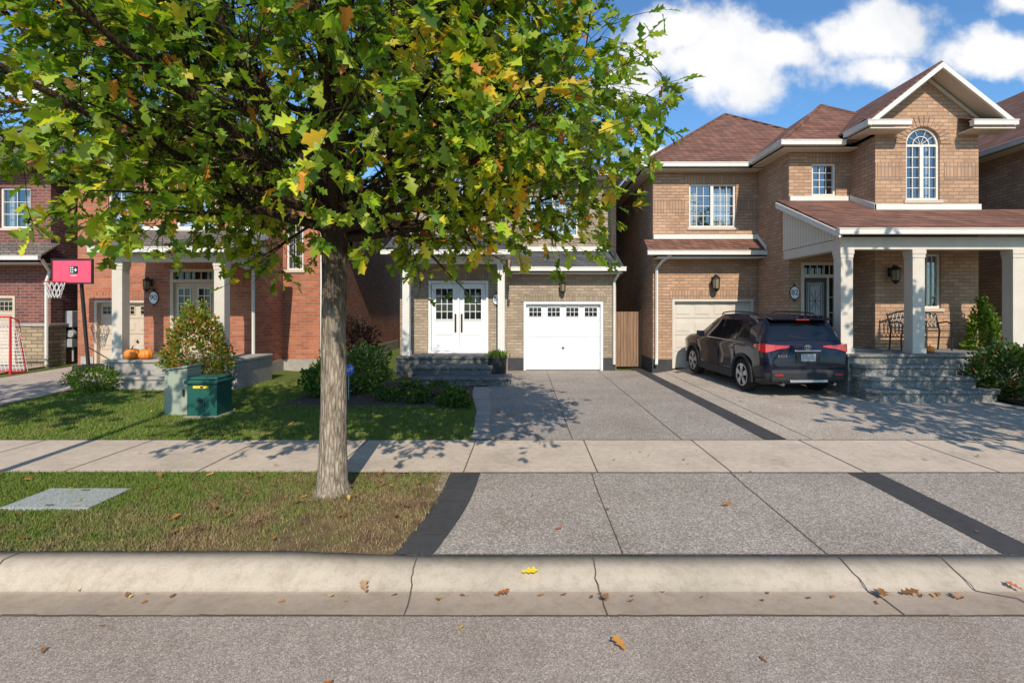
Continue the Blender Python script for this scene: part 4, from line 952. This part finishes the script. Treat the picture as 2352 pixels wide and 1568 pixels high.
hc=(X-.38,Y-.42,2.62); mb=MB(); mb.tube([(hc[0]+.23*math.cos(a),hc[1]+.23*math.sin(a),hc[2]) for a in np.linspace(0,2*math.pi,21)],.012,6); mb.done("rim",e,M['redp'],fixn=False)
mb=MB()
for k in range(12):
    a=k*math.pi/6
    for s in (1,-1):
        mb.tube([(hc[0]+(.22-.1*t)*math.cos(a+s*t*.8),hc[1]+(.22-.1*t)*math.sin(a+s*t*.8),hc[2]-.42*t) for t in (0,.33,.66,1)],.008,4)
mb.done("net",e,M['net'],fixn=False)
e=thing("hockey_net",(-13.9,13.4,.2),"red framed street hockey goal with white net","hockey goal")
mb=MB(); z=.2; mb.tube([(-13.22,13.4,z),(-13.22,13.4,z+1.5),(-14.9,13.4,z+1.5),(-14.9,13.4,z)],.03,8); mb.tube([(-13.22,13.4,z+.02),(-13.4,14.0,z+.02),(-14.7,14.0,z+.02),(-14.9,13.4,z+.02)],.022,6); mb.tube([(-13.22,13.4,z+1.5),(-13.35,13.75,z+1.4),(-13.4,14.0,z+.02)],.018,6); mb.done("frame",e,M['redp'],smooth='auto',fixn=False)
mb=MB()
for k in range(16):
    x=-13.32-k*.1; mb.tube([(x,13.42,z+1.48),(x,13.72,z+1.3),(x,13.98,z+.03)],.006,3)
for k in range(14):
    t=k/14; yy=13.7+.28*t; zz=z+1.36-1.33*t; mb.tube([(-13.36,yy,zz),(-14.8,yy,zz)],.006,3); mb.tube([(-13.24,13.42,zz),(-13.38,yy,zz)],.006,3)
mb.done("netting",e,M['net'],fixn=False)
# ---------------------------------------------------------------- car
O=Vector((5.90,10.6,.075)); hd=Vector((-.07,1,.021)).normalized(); lf=Vector((-1,-.07,0)).normalized(); up=Vector((0,0,1))
def cx(x,y,z): 
    p=O+hd*x+lf*y+up*z; return (p.x,p.y,p.z)
car=thing("parked_car",tuple(O+hd*2.3),"dark navy blue compact SUV parked on the driveway facing the garage","car")
KX=[0,.015,.04,.09,.2,.33,.45,.65,.95,1.3,1.9,2.35,2.7,3.1,3.4,3.6,4.0,4.3,4.48,4.56,4.6]
KT=[.76,.96,1.07,1.15,1.37,1.575,1.645,1.675,1.695,1.705,1.705,1.68,1.55,1.32,1.15,1.12,1.08,1.02,.93,.80,.65]
def T_(x): return float(np.interp(x,KX,KT))
def W_(x): return float(np.interp(x,[0,.03,.08,.2,.45,.9,3.6,4.1,4.4,4.55,4.6],[.80,.85,.885,.91,.925,.925,.925,.90,.83,.7,.55]))
def ZB(x): return float(np.interp(x,[0,.08,.4,4.2,4.6],[.40,.30,.22,.22,.36]))
def WR(x):
    T=T_(x); return .955*W_(x)-.20*max(0,(T-1.05))/.6
def sec(x):
    T=T_(x);w=W_(x);zb=ZB(x);wr=WR(x)
    P=[(0,zb),(.82*w,zb),(.97*w,zb+.08),(w,.52),(.975*w,.72),(1.0*w,.94),(.965*w,1.06),(max(wr,.4)+.015,T-.10),(max(wr,.4)-.055,T-.025),(0,T)]
    out=[]
    lim=[0,0,0,.16,.13,.10,.075,.05,.02,0]
    for (y,z),l in zip(P,lim): out.append((y,min(z,T-l) if l or z>T else z))
    return out
xs=sorted(set(list(np.linspace(.0,.12,6))+list(np.linspace(.12,.6,10))+list(np.linspace(.6,4.2,40))+list(np.linspace(4.2,4.6,9))))
vs=[];fs=[];n=18
for x in xs:
    s=sec(x); ring=s+[(-y,z) for y,z in reversed(s[1:9])]
    vs+=[(x,y,z) for y,z in ring]
for i in range(len(xs)-1):
    for k in range(n): k2=(k+1)%n; fs.append((i*n+k,i*n+k2,(i+1)*n+k2,(i+1)*n+k))
fs.append(tuple(range(n))); fs.append(tuple((len(xs)-1)*n+k for k in range(n)))
me=bpy.data.meshes.new("body"); me.from_pydata(vs,[],fs); bm=bmesh.new(); bm.from_mesh(me); bmesh.ops.recalc_face_normals(bm,faces=bm.faces); bm.to_mesh(me); bm.free()
ob=bpy.data.objects.new("tmpbody",me); scene.collection.objects.link(ob)
cut=[]
for wx in (.95,3.64):
    for sy in (1,-1):
        bm=bmesh.new(); bmesh.ops.create_cone(bm,cap_ends=True,segments=40,radius1=.415,radius2=.415,depth=.5,matrix=Matrix.Translation((wx,sy*.93,.36))@Matrix.Rotation(math.pi/2,4,'X'))
        mc=bpy.data.meshes.new("c"); bm.to_mesh(mc); bm.free(); co=bpy.data.objects.new("c",mc); scene.collection.objects.link(co); cut.append(co)
        md=ob.modifiers.new("b",'BOOLEAN'); md.object=co; md.operation='DIFFERENCE'; md.solver='EXACT'
bpy.context.view_layer.update()
me2=bpy.data.meshes.new_from_object(ob.evaluated_get(bpy.context.evaluated_depsgraph_get()))
for c in cut+[ob]: bpy.data.objects.remove(c)
me2.materials.clear(); me2.materials.append(M['paint']); me2.materials.append(M['dplas'])
for p in me2.polygons:
    c=p.center; m_=0
    for wx in (.95,3.64):
        if math.hypot(c.x-wx,c.z-.36)<.418 and abs(c.y)<W_(c.x)-.015: m_=1
    if c.z<.34: m_=1
    if c.x<.1 and c.z<.50: m_=1
    p.material_index=m_
CO=np.array([cx(*v.co) for v in me2.vertices]); cc=Vector(((CO.min(0)+CO.max(0))/2).tolist())
for v,pp in zip(me2.vertices,CO): v.co=Vector(pp.tolist())-cc
me2.shade_smooth(); me2.set_sharp_from_angle(angle=math.radians(24)); me2.name="body"
body=bpy.data.objects.new("body",me2); reg(body,car,cc)
def cdone(mb,name,m,parent=car,**k): return mb.done(name,parent,M[m] if isinstance(m,str) else m,xf=cx,**k)
def topz(x,y): 
    return T_(x)-.025*(y/max(.2,(WR(x)-.055)))**2
def topgrid(xa,xb,f,off,nx=10,ny=12):
    mb=MB(); vs=[];fs=[]
    for i in range(nx+1):
        x=xa+(xb-xa)*i/nx; w=(WR(x)-.055)*f
        for j in range(ny+1):
            y=-w+2*w*j/ny; dz=(T_(x+.01)-T_(x-.01))/.02; nn=Vector((-dz,0,1)).normalized()*off
            vs.append((x+nn.x,y,topz(x,y)+nn.z))
    for i in range(nx):
        for j in range(ny): q=i*(ny+1)+j; fs.append((q,q+1,q+ny+2,q+ny+1))
    mb.add(vs,fs); return mb
cdone(topgrid(.105,.325,.97,.010),"rear_window",'cglass',smooth=True); cdone(topgrid(2.4,3.36,.99,.008),"windscreen",'cglass',smooth=True)
mb=MB(); mb.prism([(.20,-.64,1.585),(.50,-.64,1.645),(.50,-.64,1.685),(.18,-.64,1.625)],(0,1.28,0)); cdone(mb,"spoiler",'paint',bevel=.012)
mb=MB(); mb.box(.175,.19,-.14,.14,1.592,1.61); cdone(mb,"brake_light",'redl')
def sidepane(xa,xb,sy,t0=.10,t1=.93,la=0,lb=0,n=10):
    mb=MB(); vs=[];fs=[]
    for i in range(n+1):
        for j in range(5):
            t=t0+(t1-t0)*j/4
            x=xa+la*t+(xb+lb*t-xa-la*t)*i/n
            s=sec(x); (y6,z6),(y7,z7)=s[6],s[7]
            vs.append((x,sy*(y6+(y7-y6)*t+.008),z6+(z7-z6)*t+.002))
    for i in range(n):
        for j in range(4): q=i*5+j; fs.append((q,q+1,q+6,q+5))
    mb.add(vs,fs); return mb
for sy in (1,-1):
    cdone(sidepane(.72,1.25,sy,.25,.85,.22,.03),"quarter_window",'cglass',smooth=True)
    cdone(sidepane(1.30,2.08,sy,.10,.9,.03,0),"side_window",'cglass',smooth=True); cdone(sidepane(2.14,3.10,sy,.10,.9,0,-.46),"side_window",'cglass',smooth=True)
    mb=MB(); pts=[]
    for x in np.linspace(.88,3.15,16): s=sec(x); pts.append((x,sy*(s[6][0]+.004),s[6][1]+.01))
    mb.tube(pts,.009,5); cdone(mb,"window_trim",'chrome',fixn=False)
    mb=MB(); pts=[(x,sy*(WR(x)-.05),T_(x)+.03) for x in np.linspace(.75,2.4,8)]; pts=[(pts[0][0]-.05,pts[0][1],pts[0][2]-.04)]+pts+[(2.48,pts[-1][1],pts[-1][2]-.05)]; mb.tube(pts,.016,6); cdone(mb,"roof_rail",'dplas',fixn=False)
    for wx in (.95,3.64):
        mb=MB(); N_=22
        for i in range(N_):
            a0=math.radians(-12)+math.radians(204)*i/N_; a1=math.radians(-12)+math.radians(204)*(i+1)/N_
            P=[]
            for rr,a in ((.405,a0),(.405,a1),(.475,a1),(.475,a0)):
                xx=wx+rr*math.cos(a); P.append((xx,sy*(min(W_(xx),.925)-.02),.36+rr*math.sin(a)))
            mb.prism(P,(0,sy*.04,0))
        cdone(mb,"wheel_arch",'dplas')
    mb=MB(); mb.box(1.38,3.2,sy*.90,sy*.94,.24,.42); cdone(mb,"side_skirt",'dplas',bevel=.01)
    for a in (1.34,2.2): 
        mb=MB(); mb.box(a+.02,a+.22,sy*.935,sy*.955,.90,.93); cdone(mb,"door_handle",'paint',bevel=.006)
    mb=MB(); mb.box(2.78,2.92,sy*.96,sy*1.12,1.08,1.22); mb.box(2.80,2.9,sy*.88,sy*.97,1.07,1.11); cdone(mb,"wing_mirror",'paint',bevel=.03)
    mb=MB()
    for xo in (1.30,2.12): mb.box(xo-.004,xo+.004,sy*.90,sy*.931,.42,1.0)
    cdone(mb,"door_seam",'black')
    mb=MB(); path=[(.03,.38),(.02,.6),(.02,.78),(.05,.87),(.12,.905),(.24,.925),(.40,.934)]
    zt=[1.075,1.085,1.10,1.11,1.11,1.10,1.08]; zb_=[1.035,1.01,.96,.94,.94,.97,1.03]
    vs=[];fs=[]
    for (x,y),a,b in zip(path,zt,zb_):
        vs+=[(x-.014,sy*(y+.008),b),(x-.006,sy*(y+.004),a),(x+.04,sy*(y-.05),a),(x+.04,sy*(y-.05),b)]
    for i in range(len(path)-1):
        for k in range(4): k2=(k+1)%4; fs.append((i*4+k,i*4+k2,(i+1)*4+k2,(i+1)*4+k))
    fs+=[(0,1,2,3),tuple(len(vs)-4+k for k in range(4))]; mb.add(vs,fs); cdone(mb,"tail_light",'redl',smooth='auto')
    mb=MB(); mb.box(-.044,.03,sy*.55,sy*.72,.47,.50); cdone(mb,"rear_reflector",'redl')
    for wx in (.95,3.64):
        wc=(wx,sy*.80,.36)
        mb=MB(); mb.lathe([(.235,-.105),(.30,-.115),(.345,-.105),(.362,-.075),(.364,0),(.362,.075),(.345,.105),(.30,.115),(.235,.105)],wc,40,'y'); wh=cdone(mb,"wheel",'tyre',smooth='auto')
        mb=MB(); yo=sy*.112
        for k in range(5):
            a=k*2*math.pi/5+.3
            for da in (-.16,.16):
                P=[]
                for rr,ww in ((.05,.030),(.225,.022)):
                    for s_ in (-1,1):
                        aa=a+da*(rr/.225); P.append((wx+rr*math.cos(aa)-s_*ww*math.sin(aa),wc[1]+yo,.36+rr*math.sin(aa)+s_*ww*math.cos(aa)))
                P=[P[0],P[1],P[3],P[2]]; mb.prism(P,(0,sy*.012,0))
        prof=[(.245,sy*.108),(.245,sy*.122),(.225,sy*.122),(.222,sy*.108)]; vs=[];fs=[]
        for r_,h_ in prof:
            for k in range(36): a=2*math.pi*k/36; vs.append((wx+r_*math.cos(a),wc[1]+h_,.36+r_*math.sin(a)))
        for i in range(3):
            for k in range(36): k2=(k+1)%36; fs.append((i*36+k,i*36+k2,(i+1)*36+k2,(i+1)*36+k))
        mb.add(vs,fs); mb.lathe([(.05,min(sy*.11,sy*.13)),(.05,max(sy*.11,sy*.13))],wc,14,'y'); cdone(mb,"rim",'alloy',parent=wh,fixn=True)
mb=MB(); mb.prism([(-.03,-.78,.36),(-.04,-.78,.54),(.05,-.78,.64),(.1,-.78,.30)],(0,1.56,0)); cdone(mb,"rear_bumper",'dplas',bevel=.03)
mb=MB(); mb.box(-.05,-.03,-.40,.40,.33,.38); cdone(mb,"skid_plate",'alloy',bevel=.008)
mb=MB(); mb.box(-.012,.02,-.28,.28,.955,.985); cdone(mb,"hatch_garnish",'chrome',bevel=.006)
mb=MB(); mb.box(-.010,.03,-.25,.25,.72,.93); cdone(mb,"plate_recess",'black')
mb=MB(); mb.box(-.022,-.011,-.155,.155,.76,.91); cdone(mb,"number_plate",'mgrey',bevel=.004)
mb=MB(); c0=(.028,0,1.04)
for a,b,oz in ((.07,.047,0),(.024,.045,0),(.045,.018,.02)):
    mb.tube([(c0[0]-.022,a*math.cos(t),c0[2]+oz+b*math.sin(t)) for t in np.linspace(0,2*math.pi,25)],.006,5)
cdone(mb,"emblem",'chrome',fixn=False)
p=cx(-.016,.55,.86); text("RAV4",.085,p,car,M['chrome'],"badge_lettering",rot=(math.pi/2,0,math.radians(4)))
mb=MB(); mb.tube([(.10,-.05,1.20),(.15,.35,1.28)],.012,5); cdone(mb,"wiper",'black')
for s in (-.55,.55): mb=MB(); mb.tube([(-.05,s,.29),(.15,s,.29)],.03,10); cdone(mb,"exhaust",'chrome')
# ---------------------------------------------------------------- fallen leaves
def litter(n,fx,size,name):
    P=[fx() for _ in range(n)]; C=np.array(P); A=rng.normal(0,1,(n,3)); A[:,2]*=.12; N=rng.normal(0,.25,(n,3)); N[:,2]=1
    cols=leafcols(n,[(.36,.16,.05),(.24,.11,.04),(.48,.26,.06),(.17,.085,.035),(.55,.4,.1)],[3,3,1.5,2,.5])
    o=leaves(name,C,A,N,rng.uniform(.6,1.2,n)*size,cols,M['litter'],curl=-.35,fold=.5); tag(o,kind="stuff",label="scattered dry brown oak leaves on the ground"); return o
def fverge(): 
    x=random.uniform(-6,-1.0); return (x,random.uniform(4.1,5.95),.025)
def fall():
    y=random.uniform(1.6,15); x=random.uniform(-6,8)*min(1,y/6+.2)
    if y<3.42: z=-.122
    elif y<4.06: return fverge()
    elif y<6: z=(.025 if x<-1 else zap(x,y)+.014)
    else: z=H(x,y)+(.05 if (x<-1.1 and y>7.5) else .018)
    return (x,y,z)
litter(60,fverge,.08,"leaf_litter"); litter(120,fall,.06,"leaf_litter.001")
litter(110,lambda:(random.uniform(-12,14),3.66+random.gauss(0,.05),-.131),.045,"leaf_litter.002")
litter(110,lambda:(random.uniform(-9.5,-1.2),random.uniform(7.6,10.5),.045),.075,"leaf_litter.003")
LF=[(.01,3.86,-.07,.125,(.80,.58,.02),"bright yellow oak leaf lying on the kerb"),(-3.86,3.80,-.06,.12,(.55,.55,.06),"yellow green oak leaf lying on the kerb"),(2.6,3.72,-.12,.14,(.30,.12,.03),"brown oak leaf lying in the gutter"),(2.72,3.68,-.125,.12,(.22,.09,.03),"brown oak leaf lying in the gutter"),
 (-1.1,3.68,-.12,.11,(.42,.25,.14),"brown oak leaf lying in the gutter"),(.62,3.66,-.12,.12,(.34,.16,.07),"brown oak leaf lying in the gutter"),(-.16,3.67,-.12,.09,(.40,.12,.03),"brown oak leaf lying in the gutter"),(.62,3.05,-.118,.11,(.5,.22,.04),"orange oak leaf lying on the road"),(-1.02,2.8,-.118,.06,(.5,.15,.03),"orange oak leaf lying on the road"),
 (1.95,5.0,-.0,.1,(.40,.17,.04),"brown oak leaf lying on the driveway"),(3.6,3.7,-.12,.1,(.45,.13,.05),"brown oak leaf lying in the gutter"),(3.1,3.68,-.12,.09,(.5,.25,.12),"brown oak leaf lying in the gutter"),(.3,4.5,-.02,.07,(.5,.12,.08),"small reddish leaf lying on the driveway")]
for i,(x,y,z,s,c,lb) in enumerate(LF):
    C=np.array([[x,y,z+.012]]); A=np.array([[math.cos(i*2.1),math.sin(i*2.1),.1]]); o=leaves("fallen_leaf"+("" if i==0 else ".%03d"%i),C,A,np.array([[0.1,-.15,1.]]),np.array([s]),np.array([c]),M['litter'],curl=-.2,fold=.35)
    tag(o,label=lb,category="fallen leaf",group="fallen oak leaves")
# ---------------------------------------------------------------- world & light
EL=math.radians(38); ROT=math.radians(175)
wd=bpy.data.worlds.new("World"); scene.world=wd; wd.use_nodes=True; t=wd.node_tree; nd=t.nodes; lk=t.links
bg=nd["Background"]; sky=nd.new("ShaderNodeTexSky"); sky.sky_type='NISHITA'; sky.sun_disc=False; sky.sun_elevation=EL; sky.sun_rotation=ROT; sky.altitude=100; sky.air_density=1.0; sky.dust_density=.6; sky.ozone_density=1.5
tc=nd.new("ShaderNodeTexCoord"); sp=nd.new("ShaderNodeSeparateXYZ"); lk.new(tc.outputs["Generated"],sp.inputs[0])
def mth(op,a,b=None,clamp=False):
    m=nd.new("ShaderNodeMath"); m.operation=op; m.use_clamp=clamp
    for i,v in ((0,a),(1,b)):
        if v is None: continue
        if isinstance(v,(int,float)): m.inputs[i].default_value=v
        else: lk.new(v,m.inputs[i])
    return m.outputs[0]
yy=mth('MAXIMUM',sp.outputs[1],.04); u=mth('DIVIDE',sp.outputs[0],yy); v=mth('DIVIDE',sp.outputs[2],yy)
cb=nd.new("ShaderNodeCombineXYZ"); lk.new(u,cb.inputs[0]); lk.new(v,cb.inputs[1])
def nz(scale,detail,rough,w=0):
    n=nd.new("ShaderNodeTexNoise"); n.inputs["Scale"].default_value=scale; n.inputs["Detail"].default_value=detail; n.inputs["Roughness"].default_value=rough
    mp=nd.new("ShaderNodeMapping"); mp.inputs["Location"].default_value=(w,w*.7,0); lk.new(cb.outputs[0],mp.inputs[0]); lk.new(mp.outputs[0],n.inputs["Vector"]); return n.outputs["Fac"]
clouds=[(.375,.475,.22,.10),(.30,.53,.10,.06),(.22,.43,.10,.045),(.50,.50,.10,.05),(.69,.53,.14,.08),(.70,.46,.11,.05),(.93,.49,.19,.06),(.97,.60,.07,.04),(-.90,.42,.14,.035),(-.25,.40,.16,.045),(.27,.30,.08,.02)]
acc=None
for a,b,ra,rb in clouds:
    du=mth('DIVIDE',mth('SUBTRACT',u,a),ra); dv=mth('DIVIDE',mth('SUBTRACT',v,b),rb)
    d=mth('SUBTRACT',1.0,mth('SQRT',mth('ADD',mth('MULTIPLY',du,du),mth('MULTIPLY',dv,dv))))
    acc=d if acc is None else mth('MAXIMUM',acc,d)
acc=mth('MAXIMUM',acc,-1.0)
dens=mth('ADD',acc,mth('MULTIPLY',mth('SUBTRACT',nz(8,7,.58),.5),2.2))
rp=nd.new("ShaderNodeMapRange"); rp.interpolation_type='SMOOTHSTEP'; rp.inputs[1].default_value=-.10; rp.inputs[2].default_value=.5; lk.new(dens,rp.inputs[0])
ccr=nd.new("ShaderNodeValToRGB"); e=ccr.color_ramp.elements; e[0].position=.3; e[0].color=(5.8,6.2,6.8,1); e[1].position=.62; e[1].color=(8.2,8.2,8.3,1)
lk.new(mth('ADD',nz(6,4,.55,3.1),mth('MULTIPLY',mth('MINIMUM',acc,.6),.25)),ccr.inputs[0])
tint=nd.new("ShaderNodeMix"); tint.data_type='RGBA'; tint.blend_type='MULTIPLY'; tint.inputs[0].default_value=1; lk.new(sky.outputs[0],tint.inputs[6]); tint.inputs[7].default_value=(.80,1.22,1.52,1)
mx=nd.new("ShaderNodeMix"); mx.data_type='RGBA'; lk.new(rp.outputs[0],mx.inputs[0]); lk.new(tint.outputs[2],mx.inputs[6]); lk.new(ccr.outputs[0],mx.inputs[7])
lk.new(mx.outputs[2],bg.inputs[0]); bg.inputs[1].default_value=.122
sd=bpy.data.lights.new("sun",'SUN'); sd.energy=4.8; sd.angle=math.radians(.5); sd.color=(1,.91,.78)
so=bpy.data.objects.new("sun",sd); scene.collection.objects.link(so)
to=Vector((math.sin(ROT)*math.cos(EL),math.cos(ROT)*math.cos(EL),math.sin(EL))); so.rotation_euler=(-to).to_track_quat('-Z','Y').to_euler(); so.location=(0,-5,20)
cd=bpy.data.cameras.new("camera"); cam=bpy.data.objects.new("camera",cd); scene.collection.objects.link(cam); cam.location=(0,0,1.9); cam.rotation_euler=(math.pi/2,0,0)
cd.sensor_width=36; cd.lens=36*1187/2352; cd.shift_y=-74/2352; cd.shift_x=-.008; cd.clip_end=2000; cd.clip_start=.05
scene.camera=cam
scene.view_settings.view_transform='Standard'; scene.view_settings.look='None'; scene.view_settings.exposure=0
